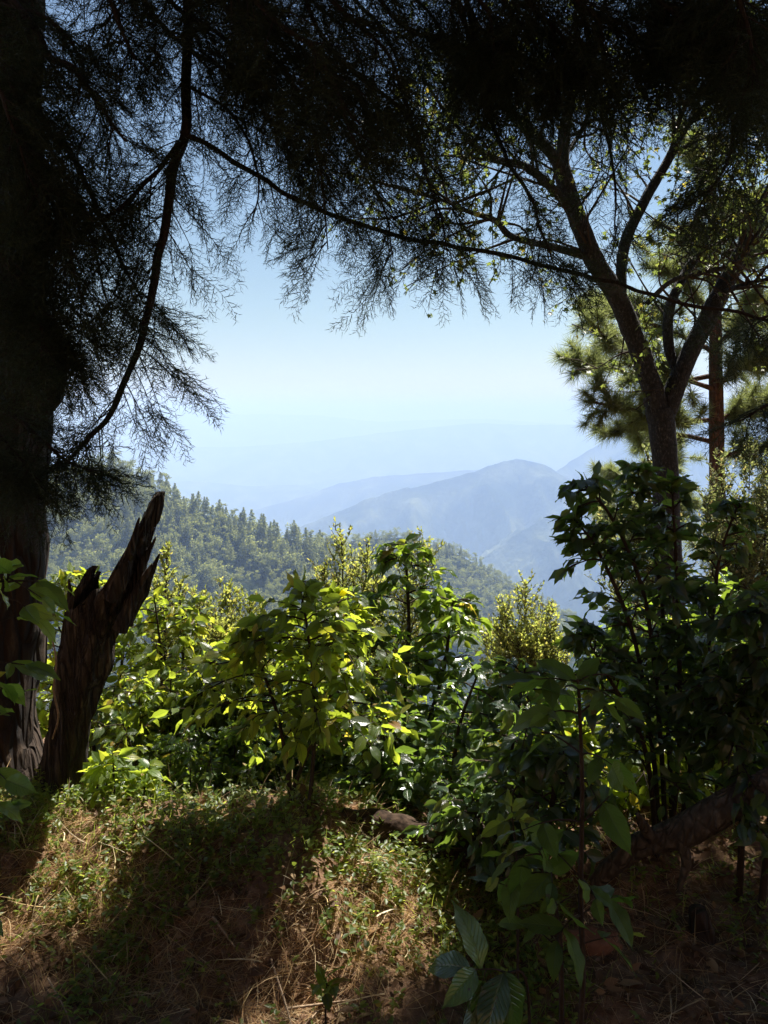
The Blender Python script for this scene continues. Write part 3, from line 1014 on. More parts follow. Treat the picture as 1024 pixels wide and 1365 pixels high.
def leafy(name, label, stems, lat_len, lat_n, leaf, mat, seed, cat='shrub', group=None, angle=65, droop=.35, spacing=.075, t0=.15, profile=None, tpls=None,
          stem_r=.014, leaf_droop=.35, lat_up=0., sub=0, root=None, twig_mat='twig', tipn=6, jitter=.5, stem_sides=7, leaf_up=.8, phyl=None):
    """a plant with stems, side branches and opposite leaves; parts: stem, foliage"""
    rng = RNG(seed)
    tpls = tpls or LEAF
    lat_n = int(lat_n * DENSE.get(cat, 1))
    stems = [smooth_path(s, 8) for s in stems]
    base = stems[0][0]
    if root is None:
        root = empty(name, base, label, cat, group)
    wood, fol = MB(), MB()
    pos, dr, upv, scl = [], [], [], []

    def put(p, d, s):
        d = unit(d)
        pos.append(p)
        dr.append(d)
        upv.append(np.array([0, 0, leaf_up]) + rng.normal(0, jitter, 3))
        scl.append(s)

    def branch(p, d, l, r, lvl):
        m = max(4, int(l / .05))
        t = np.linspace(0, 1, m + 1)[:, None]
        bend = rng.normal(0, .12, 3)
        cur = p + d * l * t + (np.array([0, 0, -droop]) + bend) * l * t ** 2
        tube(wood, cur, [r, r * .4], 4, cap=False)
        T = unit(np.gradient(cur, axis=0))
        k = max(1, int(l / spacing))
        sd = unit(np.cross(d, [0, 0, 1.]) + 1e-6)
        for j in range(k):
            f = (j + .7) / k * .98
            x = f * m
            i = min(int(x), m - 1)
            q = cur[i] * (1 - x + i) + cur[i + 1] * (x - i)
            for s in (-1, 1):
                if rng.random() < .12:
                    continue
                dd = T[i] * .55 + sd * s * rng.uniform(.6, 1.) + np.array([0, 0, -leaf_droop * rng.uniform(.2, 1.8)]) + rng.normal(0, .18, 3)
                put(q, dd, leaf * (.4 + .85 * rng.random() ** .8) * (1 - .25 * f))
        put(cur[-1], T[-1] + rng.normal(0, .2, 3), leaf * rng.uniform(.5, .9))
        if lvl < (1 if cat == 'shrub' else sub):
            for j in range(2 + int(l / .13)):
                i = rng.integers(1, m)
                dd = unit(T[i] + rng.normal(0, .6, 3) + np.array([0, 0, .2]))
                branch(cur[i], dd, l * rng.uniform(.3, .55), r * .6, lvl + 1)

    for s in stems:
        n = len(s)
        tube(wood, s, [stem_r, stem_r * .75, stem_r * .3], stem_sides, .12, seed, 20)
        T, N_, B_ = frames(s)
        a0 = rng.uniform(0, 6.28)
        for k in range(lat_n):
            t = t0 + (1 - t0) * (k + .3 + .4 * rng.random()) / lat_n
            x = t * (n - 1)
            i = min(int(x), n - 2)
            p = s[i] * (1 - x + i) + s[i + 1] * (x - i)
            for half in (0, math.pi):
                if rng.random() < .1:
                    continue
                a = a0 + half + k * 1.57 + rng.normal(0, .3)
                out = N_[i] * math.cos(a) + B_[i] * math.sin(a)
                d = unit(out * math.sin(rad(angle)) + T[i] * math.cos(rad(angle)) + np.array([0, 0, lat_up]) + rng.normal(0, .1, 3))
                pr = profile(t) if profile else (1 - .75 * t)
                branch(p, d, max(.03, lat_len * pr * rng.uniform(.7, 1.15)), stem_r * .38, 0)
        for k in range(tipn):
            a = a0 + k * 2.4
            out = N_[-1] * math.cos(a) + B_[-1] * math.sin(a)
            put(s[-1] - T[-1] * .012 * k, out + T[-1] * rng.uniform(.3, 1.2), leaf * rng.uniform(.55, .95))
    scatter_tpl(fol, tpls, pos, dr, upv, np.array(scl), rng)
    wood.build('stem', M[twig_mat], root, base)
    fol.build('foliage', M[mat], root, base)
    return root


def gp(u, Yd, dz=-.04, v=None):
    """ground point seen in column u at distance Yd"""
    x = (u - 512) / FPX * Yd / (CP - .3 * SP)
    return np.array([x, Yd, float(G(np.array([x]), np.array([Yd]))[0]) + dz])


# central coffee plants
leafy('coffee_shrub', 'sunlit coffee shrub with bare brown stems rising from the bank crest', [[gp(402, 2.85), P(414, 1060, 2.9), P(420, 940, 3.0), P(410, 840, 3.05), P(398, 772, 3.1)],
      [gp(395, 2.9), P(388, 1060, 2.95), P(372, 960, 3.05), P(345, 880, 3.1), P(330, 835, 3.1)], [gp(388, 2.95), P(392, 1050, 3.), P(440, 930, 3.2), P(458, 850, 3.25), P(446, 790, 3.3)]],
      .32, 10, .105, 'young', 1, t0=.42, spacing=.08, leaf_droop=.15, profile=lambda t: .45 + .85 * math.sin(3.14 * t) - .35 * t, stem_r=.011)
leafy('coffee_shrub', 'tallest central coffee shrub with a leafy dark column top', [[gp(530, 4.25), P(535, 980, 4.3), P(545, 850, 4.3), P(542, 760, 4.3), P(541, 722, 4.3)],
      [gp(545, 4.3), P(560, 1000, 4.2), P(590, 900, 4.2), P(600, 830, 4.2), P(604, 800, 4.2)], [gp(520, 4.2), P(510, 1000, 4.2), P(490, 900, 4.2), P(480, 840, 4.2), P(470, 800, 4.2)]],
      .40, 11, .125, 'coffee', 2, t0=.15, leaf_droop=.15, spacing=.075, profile=lambda t: 1.05 - .72 * t, stem_r=.016, tipn=9)
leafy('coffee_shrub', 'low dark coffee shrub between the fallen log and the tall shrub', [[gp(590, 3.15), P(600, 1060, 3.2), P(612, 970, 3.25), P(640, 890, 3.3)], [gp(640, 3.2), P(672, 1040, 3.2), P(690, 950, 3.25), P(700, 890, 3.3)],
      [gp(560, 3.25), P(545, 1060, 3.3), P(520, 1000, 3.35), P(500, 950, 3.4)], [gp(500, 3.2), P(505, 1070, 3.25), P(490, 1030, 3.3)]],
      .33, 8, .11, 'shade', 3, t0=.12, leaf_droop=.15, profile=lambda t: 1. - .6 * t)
leafy('coffee_shrub', 'glossy coffee shrub close behind the broken stump', [[gp(200, 4.6), P(215, 1000, 4.6), P(215, 880, 4.7), P(205, 790, 4.7)], [gp(260, 4.5), P(270, 1000, 4.5), P(285, 930, 4.5), P(280, 880, 4.5)],
      [gp(150, 4.7), P(150, 980, 4.7), P(165, 860, 4.8), P(160, 790, 4.8)], [gp(230, 4.9), P(240, 950, 4.9), P(245, 850, 4.9), P(240, 800, 4.9)]],
      .46, 10, .12, 'young', 4, leaf_droop=.1, t0=.1, profile=lambda t: 1. - .62 * t)
leafy('coffee_shrub', 'yellow-green leafy plant low at the foot of the broken stump', [[gp(150, 3.15), P(152, 1040, 3.15), P(150, 1000, 3.15)], [gp(190, 3.2), P(192, 1060, 3.2), P(200, 1020, 3.2)], [gp(122, 3.2), P(130, 1050, 3.2), P(136, 1015, 3.2)]],
      .17, 4, .10, 'bright', 5, t0=.1, stem_r=.006, leaf_droop=0.)
leafy('coffee_shrub', 'leafy shrub seen between the thick trunk and the broken stump', [[gp(75, 4.6), P(80, 900, 4.6), P(90, 800, 4.6), P(95, 765, 4.6)], [gp(120, 4.7), P(125, 900, 4.7), P(130, 800, 4.7), P(118, 770, 4.7)]], .3, 9, .12, 'young', 6, t0=.2)
leafy('coffee_shrub', 'bushy coffee shrub filling in behind the bare-stemmed one', [[gp(330, 4.5), P(320, 1010, 4.5), P(318, 930, 4.5), P(310, 900, 4.5)], [gp(440, 4.6), P(445, 1000, 4.6), P(430, 900, 4.7), P(415, 840, 4.7)], [gp(380, 4.7), P(370, 1000, 4.7), P(375, 880, 4.8), P(370, 830, 4.8)]],
      .42, 10, .12, 'young', 7, leaf_droop=.15, t0=.1, profile=lambda t: 1. - .55 * t)
leafy('coffee_shrub', 'lower coffee shrub glimpsed beneath the big dark shrub', [[gp(690, 3.5), P(700, 1040, 3.5), P(705, 960, 3.5)], [gp(760, 3.4), P(770, 1050, 3.4), P(780, 960, 3.4)], [gp(850, 3.4), P(855, 1040, 3.4), P(860, 960, 3.4)], [gp(950, 3.35), P(960, 1030, 3.35), P(970, 950, 3.35)]],
      .42, 8, .12, 'young', 8, t0=.1, profile=lambda t: 1. - .55 * t)

tangle = [leafy('coffee_shrub', 'leafy coffee shrub in the tangle on the slope below the bank', [[np.array([0, 0, 0.]), np.array([.02, 0, .5]), np.array([.0, .03, 1.15])], [np.array([.05, 0, 0.]), np.array([.2, .05, .5]), np.array([.35, 0, .95])], [np.array([-.05, 0, 0.]), np.array([-.2, -.05, .5]), np.array([-.3, 0, 1.0])]],
                .42, 9, .13, mt_, 90 + k_, t0=.05, group='coffee shrubs in the tangle below the bank', profile=lambda t: 1. - .5 * t) for k_, mt_ in enumerate(('coffee', 'young', 'coffee'))]
TS = [(150, 5.0, .75), (255, 4.9, .7), (350, 5.2, .8), (450, 5.0, .85), (560, 5.0, .9), (655, 4.9, .72), (740, 5.2, .85), (830, 5.0, 1.0), (920, 5.2, 1.15), (1010, 5.0, 1.15), (40, 5.0, .9), (690, 3.9, .7), (620, 4.5, .75), (470, 4.0, .6), (330, 4.0, .55), (250, 3.9, .5), (230, 4.4, .85), (300, 4.5, .8), (385, 4.4, .8), (185, 4.2, .75), (860, 4.2, 1.0), (960, 4.2, 1.05)]
rng = RNG(64)
for k_, (u_, y_, s_) in enumerate(TS):
    src = tangle[k_ % 3]
    if k_ < 3:
        o = src
    else:
        o = src.copy()
        COL.objects.link(o)
        for ch in src.children:
            c2 = ch.copy()
            COL.objects.link(c2)
            c2.parent = o
    o.location = tuple(gp(u_, y_))
    o.rotation_euler = (0, 0, rng.uniform(0, 6.28))
    o.scale = (s_, s_, s_ * rng.uniform(.9, 1.1))

# big dark shrub at the right
leafy('dark_shrub', 'big dark glossy shrub with arching shoots in front of the forked tree', [[gp(900, 3.0), P(905, 1000, 3.0), P(905, 850, 3.0), P(900, 720, 3.05), P(895, 640, 3.05)], [gp(890, 3.0), P(870, 1000, 3.), P(845, 850, 3.), P(800, 740, 3.), P(765, 690, 3.)],
      [gp(895, 3.05), P(880, 980, 3.), P(860, 800, 3.), P(815, 690, 3.), P(772, 640, 3.)], [gp(905, 3.05), P(890, 950, 3.1), P(880, 780, 3.1), P(858, 680, 3.1), P(850, 625, 3.1)], [gp(910, 3.0), P(930, 960, 3.), P(950, 820, 3.), P(960, 740, 3.), P(985, 670, 3.)],
      [gp(885, 2.95), P(860, 1000, 2.9), P(810, 900, 2.9), P(775, 840, 2.9)]],
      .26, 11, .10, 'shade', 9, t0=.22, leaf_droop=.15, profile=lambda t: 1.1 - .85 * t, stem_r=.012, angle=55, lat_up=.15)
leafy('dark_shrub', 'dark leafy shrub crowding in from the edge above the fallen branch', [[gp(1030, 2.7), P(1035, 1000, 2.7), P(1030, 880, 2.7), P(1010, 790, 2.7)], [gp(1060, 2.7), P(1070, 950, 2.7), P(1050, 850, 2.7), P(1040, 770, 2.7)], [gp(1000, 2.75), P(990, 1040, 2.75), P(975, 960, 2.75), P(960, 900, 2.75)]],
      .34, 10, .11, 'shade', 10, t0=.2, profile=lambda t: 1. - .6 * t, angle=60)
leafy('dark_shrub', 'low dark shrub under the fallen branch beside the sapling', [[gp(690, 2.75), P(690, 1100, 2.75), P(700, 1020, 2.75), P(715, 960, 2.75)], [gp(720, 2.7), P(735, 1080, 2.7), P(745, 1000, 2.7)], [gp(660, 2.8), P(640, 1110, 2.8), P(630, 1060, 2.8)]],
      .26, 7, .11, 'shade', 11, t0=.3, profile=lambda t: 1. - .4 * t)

# foreground sapling
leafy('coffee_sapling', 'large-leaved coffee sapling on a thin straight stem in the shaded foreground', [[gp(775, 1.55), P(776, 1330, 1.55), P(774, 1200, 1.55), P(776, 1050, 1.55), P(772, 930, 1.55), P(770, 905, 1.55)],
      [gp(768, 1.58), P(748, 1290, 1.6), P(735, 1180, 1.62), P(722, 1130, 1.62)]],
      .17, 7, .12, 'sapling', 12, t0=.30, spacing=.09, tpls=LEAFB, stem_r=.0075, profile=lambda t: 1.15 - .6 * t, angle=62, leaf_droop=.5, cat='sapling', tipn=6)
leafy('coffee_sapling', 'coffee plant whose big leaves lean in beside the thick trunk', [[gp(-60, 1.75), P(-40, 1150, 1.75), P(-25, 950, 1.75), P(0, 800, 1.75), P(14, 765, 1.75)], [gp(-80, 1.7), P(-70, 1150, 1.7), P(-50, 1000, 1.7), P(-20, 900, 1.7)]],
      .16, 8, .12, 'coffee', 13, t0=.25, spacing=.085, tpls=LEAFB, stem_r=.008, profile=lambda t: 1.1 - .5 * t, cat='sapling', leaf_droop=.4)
leafy('coffee_seedling', 'small bright green seedling standing alone low on the bank', [[gp(432, 1.95), P(434, 1340, 1.95), P(436, 1310, 1.95)], ],
      .05, 2, .085, 'young', 14, t0=.4, spacing=.06, tpls=LEAFB, stem_r=.004, cat='seedling', angle=40, leaf_droop=-.3, tipn=5)
leafy('coffee_seedling', 'seedling with pale yellow-green leaves at the edge of the dark shrubs', [[gp(700, 2.1), P(690, 1180, 2.1), P(682, 1075, 2.1)], ],
      .09, 3, .10, 'young', 15, t0=.55, spacing=.07, tpls=LEAFB, stem_r=.005, cat='seedling', tipn=5)
leafy('coffee_seedling', 'drooping seedling with big dark quilted leaves at the foot of the sapling', [[gp(715, 1.42), P(705, 1335, 1.4), P(672, 1296, 1.38), P(628, 1292, 1.36)]],
      .03, 2, .16, 'shade', 16, t0=.55, spacing=.04, tpls=LEAFB, stem_r=.004, cat='seedling', tipn=3, leaf_droop=2.5, leaf_up=.5, jitter=.3)

# small-leaved shrubs on the slope
SM = dict(tpls=LEAFS, mat='small', angle=58, droop=-.35, spacing=.032, leaf_droop=-.3, lat_up=.3, jitter=.7, stem_r=.012, cat='bush')


def olive(label, u, Yd, tops, seed, lat=.5, leaf=.056, n=17, lo=.2, **kw):
    st = [[gp(u + k * 6, Yd), (gp(u + k * 6, Yd) * .45 + P(a, b, Yd + dy) * .55 + np.array([0, 0, .05])), P(a, b, Yd + dy)] for k, (a, b, dy) in enumerate(tops)]
    d = dict(SM)
    d.update(kw)
    leafy('olive_bush', label, st, lat, n, leaf, d.pop('mat'), seed, group=None, t0=lo, sub=1, **d)


olive('sunlit small-leaved bush on the slope behind the glossy coffee shrub', 300, 7, [(265, 800, 0), (305, 790, .2), (335, 805, .1), (240, 830, .1), (320, 850, -.2), (285, 840, -.3), (345, 850, 0)], 31)
olive('brownish small-leaved bush behind the tall shrub\'s shoulder', 465, 6.6, [(455, 715, 0), (490, 735, .1), (430, 760, -.1), (470, 760, .3), (500, 770, 0), (560, 722, .5), (575, 740, .4)], 32, leaf=.048)
olive('pale yellow-green round bush standing alone below the blue valley', 690, 8, [(702, 778, 0), (672, 805, .1), (732, 812, .2), (650, 850, .3), (690, 850, -.3), (715, 840, -.2), (740, 850, 0), (665, 840, 0)], 33)
olive('pale small-leaved bush beside the reddish pine trunk', 985, 9, [(960, 610, 0), (1000, 595, .2), (1030, 610, .1), (940, 660, -.2), (980, 680, -.3), (1020, 680, 0), (960, 720, .2), (1000, 740, .1)], 34, lat=.7, leaf=.06, n=18, mat='small_grey')
olive('grey-green bush half hidden behind the big dark shrub', 860, 8.5, [(840, 640, 0), (800, 690, .1), (870, 610, .2), (850, 700, -.2), (900, 660, 0)], 35, lat=.6, leaf=.06, mat='small_grey')
olive('thin small-leaved bush rising behind the broken stump', 215, 6.2, [(222, 735, 0), (205, 780, .1), (240, 780, .1)], 36, lat=.3)

# ------------------------------------------------------------------ forked tree at the right
fb = gp(893, 7.4)
maple = empty('forked_tree', fb, 'forked grey-barked tree with sparse star-shaped leaves standing behind the dark shrub', 'tree')


def limb(parent, pts, radii, origin, mat, name, seed, sides=14, rough=.18):
    m = MB()
    tube(m, smooth_path(pts, 10), radii, sides, rough, seed, 9)
    return m.build(name, M[mat], parent, origin)


D = 7.4
LB = [([fb + np.array([0, 0, -.1]), P(893, 850, D), P(890, 700, D), P(886, 600, D), P(880, 545, D)], [.24, .20, .175, .165, .17], 'trunk'),
      ([P(880, 560, D), P(866, 505, D), P(845, 450, D), P(825, 400, D - .1), P(795, 350, D - .2), P(770, 290, D - .3), P(748, 222, D - .3)], [.155, .13, .125, .11, .105], 'limb'),
      ([P(752, 235, D - .3), P(735, 205, D - .4), P(705, 175, D - .5), P(665, 130, D - .6), P(630, 60, D - .7), P(600, -40, D - .8)], [.075, .06, .045, .02], 'limb'),
      ([P(750, 230, D - .3), P(752, 180, D - .2), P(765, 120, D), P(795, 50, D + .2), P(820, -60, D + .3)], [.085, .07, .05, .02], 'limb'),
      ([P(755, 205, D - .2), P(775, 175, D), P(785, 150, D), P(800, 110, D + .2)], [.03, .028, .02], 'limb'),
      ([P(765, 285, D - .3), P(735, 250, D - .5), P(700, 222, D - .7), P(650, 208, D - .9), P(600, 160, D - 1.1)], [.055, .048, .04, .015], 'limb'),
      ([P(790, 345, D - .2), P(740, 330, D - .4), P(684, 316, D - .6), P(660, 294, D - .7), P(625, 282, D - .8), P(580, 262, D - .9)], [.05, .04, .035, .012], 'limb'),
      ([P(884, 560, D), P(905, 505, D), P(930, 450, D), P(960, 392, D), P(985, 345, D), P(1010, 290, D), P(1045, 215, D), P(1080, 100, D)], [.14, .12, .115, .11, .08, .05], 'limb'),
      ([P(828, 405, D - .1), P(832, 330, D + .1), P(857, 272, D + .2), P(890, 215, D + .3), P(915, 168, D + .3), P(955, 125, D + .4), P(1000, 40, D + .5)], [.07, .068, .062, .05, .025], 'limb'),
      ([P(892, 215, D + .3), P(904, 165, D + .3), P(922, 118, D + .3), P(935, 50, D + .3)], [.036, .03, .015], 'limb'),
      ([P(908, 505, D), P(892, 465, D + .1), P(893, 410, D + .1), P(915, 362, D + .2), P(938, 325, D + .2), P(966, 262, D + .3), P(985, 215, D + .3)], [.075, .07, .06, .045, .02], 'limb'),
      ([P(862, 405, D), P(895, 375, D - .2), P(930, 365, D - .3), P(980, 350, D - .4), P(1014, 305, D - .5)], [.035, .03, .028, .014], 'limb'),
      ([P(960, 392, D), P(990, 380, D - .3), P(1030, 370, D - .5)], [.04, .03, .015], 'limb')]
for k, (pts_, r_, nm) in enumerate(LB):
    limb(maple, pts_, [q * .74 for q in r_], fb, 'bark_maple', nm, 60 + k, 18 if nm == 'trunk' else 12)


def star_tpl(rng):
    V = [(0, 0, 0)]
    U = [(0, .5)]
    arms = [-2.1, -1.05, 0, 1.05, 2.1]
    for k, a in enumerate(arms):
        r = (.6, .85, 1., .85, .6)[k]
        z = -.15 * rng.uniform(.2, 1.5)
        V.append((.3 + .28 * math.cos(a - .5), .28 * math.sin(a - .5), .03))
        V.append((.25 + .75 * r * math.cos(a), .75 * r * math.sin(a), z))
        U += [(.5, .5), (1, .5)]
    V.append((.3 + .28 * math.cos(2.6), .28 * math.sin(2.6), .03))
    U.append((.5, .5))
    F = []
    for k in range(5):
        F += [(0, 1 + 2 * k, 2 + 2 * k), (0, 2 + 2 * k, 3 + 2 * k)]
    return np.array(V), np.array(F), np.array(U)


STAR = [star_tpl(RNG(20 + i)) for i in range(4)]
rng = RNG(88)
mf, mt = MB(), MB()
CL = [(600, 180, 70, 60, 6.5, 150), (575, 270, 50, 45, 6.6, 90), (620, 330, 40, 35, 6.7, 60), (660, 90, 80, 50, 6.8, 160), (560, 120, 60, 60, 6.5, 110), (760, 90, 90, 60, 7.4, 200), (845, 170, 45, 55, 7.6, 90), (950, 200, 60, 70, 7.6, 220), (985, 270, 60, 60, 7.3, 220),
      (1010, 160, 60, 70, 7.4, 160), (940, 320, 50, 40, 7.2, 110), (900, 80, 80, 50, 7.7, 160), (780, 410, 25, 30, 7.2, 30), (860, 440, 25, 40, 7.5, 70), (850, 510, 20, 30, 7.5, 30), (720, 310, 40, 30, 7., 40), (640, 250, 50, 30, 6.7, 60), (1000, 60, 60, 60, 7.6, 150)]
pos, dr, upv = [], [], []
for pts_, r_, nm in LB[1:]:
    lp = smooth_path(pts_, 10)
    T_ = unit(np.gradient(lp, axis=0))
    for k in range(14):
        i_ = rng.integers(len(lp) // 4, len(lp))
        d0 = unit(T_[i_] * .6 + rng.normal(0, .6, 3) + np.array([0, 0, .15]))
        l0 = rng.uniform(.4, 1.1)
        e0_ = lp[i_] + d0 * l0 * .5 + rng.normal(0, .04, 3)
        e1_ = lp[i_] + d0 * l0 + rng.normal(0, .1, 3)
        tube(mt, smooth_path([lp[i_], e0_, e1_], 5), [.014, .003], 5, cap=False)
        for z_ in range(2):
            q_ = e0_ + (e1_ - e0_) * rng.random()
            d1 = unit(d0 + rng.normal(0, .6, 3))
            tube(mt, np.array([q_, q_ + d1 * .2, q_ + d1 * .38 + rng.normal(0, .03, 3)]), [.006, .002], 4, cap=False)
            for k2 in range(7):
                pos.append(q_ + d1 * rng.uniform(.05, .4) + rng.normal(0, .03, 3))
                dr.append(unit(rng.normal(size=3) + np.array([0, 0, -.6])))
                upv.append(rng.normal(size=3) * .8 + np.array([0, 0, 1]))
for (u_, v_, ru, rv, y_, n_) in CL:
    for q in range(max(3, n_ // 7)):
        c0 = P(u_ + rng.normal(0, ru * .6), v_ + rng.normal(0, rv * .6), y_ + rng.normal(0, .35))
        d0 = unit(rng.normal(size=3) + np.array([0, 0, -.2]))
        tube(mt, np.array([c0 - d0 * .28 + np.array([0, 0, .04]), c0, c0 + d0 * .22]), [.006, .002], 4, cap=False)
        for k in range(14):
            f = rng.uniform(-.2, .24)
            pos.append(c0 + d0 * f + rng.normal(0, .03, 3))
            dr.append(unit(rng.normal(size=3) + np.array([0, 0, -.6])))
            upv.append(rng.normal(size=3) * .8 + np.array([0, 0, 1]))
scatter_tpl(mf, STAR, pos, dr, upv, rng.uniform(.035, .07, len(pos)), rng)
mf.build('crown', M['maple'], maple, fb, smooth=False)
tag(mt.build('twig', M['twig'], maple, fb), kind='stuff')

# ------------------------------------------------------------------ pines
PN = []
for i in range(5):
    rng = RNG(700 + i)
    n = 130
    d = unit(rng.normal(size=(n, 3)) + np.array([.75, 0, 0]))
    V, F = [], []
    for k in range(n):
        s = unit(np.cross(d[k], rng.normal(size=3))) * .017
        b = d[k] * rng.uniform(0, .06) - np.array([rng.uniform(0, .5), 0, 0])
        e = b + d[k] * rng.uniform(.6, 1.) + np.array([0, 0, -.12])
        V += [b - s, b + s, e]
        F.append((3 * k, 3 * k + 1, 3 * k + 2))
    PN.append((np.array(V), np.array(F), np.zeros((len(V), 2))))


def pine(label, base, trunk, r, branches, seed, puff=.34):
    rng = RNG(seed)
    root = empty('pine_tree', base, label, 'tree')
    limb(root, trunk, r, base, 'bark_pine', 'trunk', seed, 14)
    wood, fol = MB(), MB()
    pos, dr = [], []
    for path, nt in branches:
        pth = smooth_path(path, 6)
        tube(wood, pth, [.045, .015], 6, .15, seed, 12)
        T = unit(np.gradient(pth, axis=0))
        m = len(pth)
        for k in range(int(nt * 1.8)):
            i = int(m * (.25 + .75 * rng.random()) - 1)
            d = unit(T[i] * .6 + rng.normal(0, .6, 3) + np.array([0, 0, .25]))
            l = rng.uniform(.15, .65)
            e = pth[i] + d * l
            tube(wood, np.array([pth[i], pth[i] + d * l * .5 + np.array([0, 0, -.02]), e]), [.012, .006], 4, cap=False)
            for z in range(2):
                pos.append(e - d * z * .17)
                dr.append(unit(d + np.array([0, 0, .3]) + rng.normal(0, .15, 3)))
        pos.append(pth[-1])
        dr.append(T[-1])
    scatter_tpl(fol, PN, pos, dr, np.tile([0, 0, 1.], (len(pos), 1)) + rng.normal(0, .3, (len(pos), 3)), rng.uniform(.7, 1.1, len(pos)) * puff, rng)
    wood.build('limb', M['bark_pine'], root, base)
    fol.build('crown', M['pine'], root, base, smooth=False)


def bb(u0, v0, pts, Yd, dy=0):
    return [P(u0, v0, Yd)] + [P(a, b, Yd + dy * (k + 1) / len(pts)) for k, (a, b) in enumerate(pts)]


base = gp(957, 13)
pine('reddish-trunked pine with puffs of needles behind the forked tree', base, [base, P(957, 700, 13), P(955, 560, 13), P(954, 430, 13), P(950, 300, 13), P(948, 180, 13)], [.17, .14, .12, .10, .08, .05],
     [(bb(955, 520, [(900, 500), (840, 470), (790, 440)], 13, -.8), 18), (bb(955, 560, [(900, 560), (840, 545), (780, 535)], 13, -.5), 18), (bb(955, 470, [(890, 440), (830, 420), (785, 415)], 13, .5), 16), (bb(955, 500, [(880, 510), (810, 490), (770, 485)], 13, .9), 14),
      (bb(955, 590, [(910, 580), (860, 572), (820, 575)], 13, .3), 10), (bb(955, 420, [(910, 380), (880, 350)], 13, .3), 10), (bb(955, 520, [(990, 480), (1030, 470)], 13, -.8), 14), (bb(955, 460, [(1000, 420), (1040, 390)], 13, .5), 14), (bb(955, 560, [(1000, 540), (1050, 520)], 13, .4), 14),
      (bb(954, 400, [(985, 350), (1010, 330)], 13, .5), 12), (bb(954, 380, [(925, 330), (910, 300)], 13, -.4), 10), (bb(952, 340, [(980, 290), (1000, 260)], 13, .5), 10), (bb(955, 610, [(1000, 600), (1040, 590)], 13, -.3), 10), (bb(950, 250, [(930, 220), (920, 200)], 13, 0), 8)], 5)
base = gp(868, 17)
pine('young pine with pale needles low behind the forked trunk', base, [base, P(868, 760, 17), P(866, 690, 17), P(866, 610, 17)], [.12, .09, .06, .02],
     [(bb(867, 660, [(840, 640), (815, 630)], 17, .3), 12), (bb(867, 700, [(830, 690), (795, 680)], 17, -.4), 14), (bb(867, 640, [(890, 625), (905, 605)], 17, .2), 10), (bb(867, 740, [(830, 735), (790, 725)], 17, .2), 14), (bb(867, 620, [(862, 600), (860, 590)], 17, 0), 8), (bb(867, 690, [(900, 680), (920, 670)], 17, .2), 10)], 6)
base = gp(1015, 12)
pine('pale-needled young pine at the edge beyond the round bush', base, [base, P(1010, 800, 12), P(1008, 740, 12), P(1006, 690, 12)], [.10, .08, .05, .02],
     [(bb(1008, 760, [(980, 745), (955, 735)], 12, .3), 10), (bb(1008, 740, [(1030, 730), (1050, 720)], 12, .3), 10), (bb(1008, 720, [(985, 705), (970, 690)], 12, -.3), 10), (bb(1006, 700, [(1020, 680), (1030, 670)], 12, 0), 10)], 7)

# ------------------------------------------------------------------ broken stump
sb = gp(72, 3.3, -.06)
NA, NH = 96, 90
cz = np.array([1075, 960, 880, 800, 740, 690, 655])
cu = np.array([72, 92, 112, 134, 160, 182, 196])
cw = np.array([33, 27, 33, 38, 36, 30, 22])
vv = np.interp(np.linspace(0, 1, NH), np.linspace(0, 1, 2), [1075, 655])
cen = np.array([P(np.interp(-q, -cz, cu), q, 3.3) for q in vv])
cen[0][2] = sb[2]
wr = np.interp(-vv, -cz, cw) * 3.3 / 1000
th = np.linspace(0, 2 * np.pi, NA, endpoint=False)
rng = RNG(9)
cs = np.cos(th)
jag = np.interp(th, np.linspace(0, 2 * np.pi, 30), np.concatenate([(a := rng.normal(0, .014, 29)), a[:1]]))
jag2 = np.interp(th, np.linspace(0, 2 * np.pi, 90), np.concatenate([(a := rng.normal(0, .010, 89)), a[:1]]))
dth = np.abs((th + np.pi - .1) % (2 * np.pi) - np.pi)
top_f = .70 + .09 * np.exp(-(dth / 1.25) ** 6) + .20 * np.exp(-(np.abs((th + np.pi + .3) % (2 * np.pi) - np.pi) / .9) ** 6) + .03 * np.exp(-((th - np.pi) / .5) ** 2) + jag + jag2
top_f -= .07 * np.exp(-((th - 4.0) / .35) ** 2)
top_f += (top_f > .9) * rng.normal(0, .022, NA)
top_f = np.clip(top_f, .35, 1.)
m = MB()
ti = np.linspace(0, 1, NH)
outer, inner = np.zeros((NH, NA, 3)), np.zeros((NH, NA, 3))
for j in range(NA):
    tz = ti * top_f[j]
    cx = np.stack([np.interp(tz, ti, cen[:, k]) for k in range(3)], -1)
    w_ = np.interp(tz, ti, wr)
    dirv = np.array([math.cos(th[j]), math.sin(th[j]) * .9, 0])
    q = cx + dirv * w_[:, None]
    rr = 1 + .46 * (fbm(np.stack([q[:, 0] * 22, q[:, 1] * 22, q[:, 2] * 3.2], -1), 4, 3) - .5) * 2 * .8 + .2 * math.sin(th[j] * 5 + 1) * .4
    rr = rr + .5 * np.exp(-ti * 14)
    outer[:, j] = cx + dirv * (w_ * rr)[:, None]
    inner[:, j] = cx + dirv * (w_ * (rr - .28 - .12 * (1 - ti)))[:, None]
S = np.concatenate([outer, inner[::-1]], 0)
n0 = S.shape[0]
i = np.arange(n0 - 1)[:, None] * NA
j = np.arange(NA)[None]
k = (j + 1) % NA
m.add(S.reshape(-1, 3), np.stack([i + j, i + k, i + NA + k, i + NA + j], -1).reshape(-1, 4))
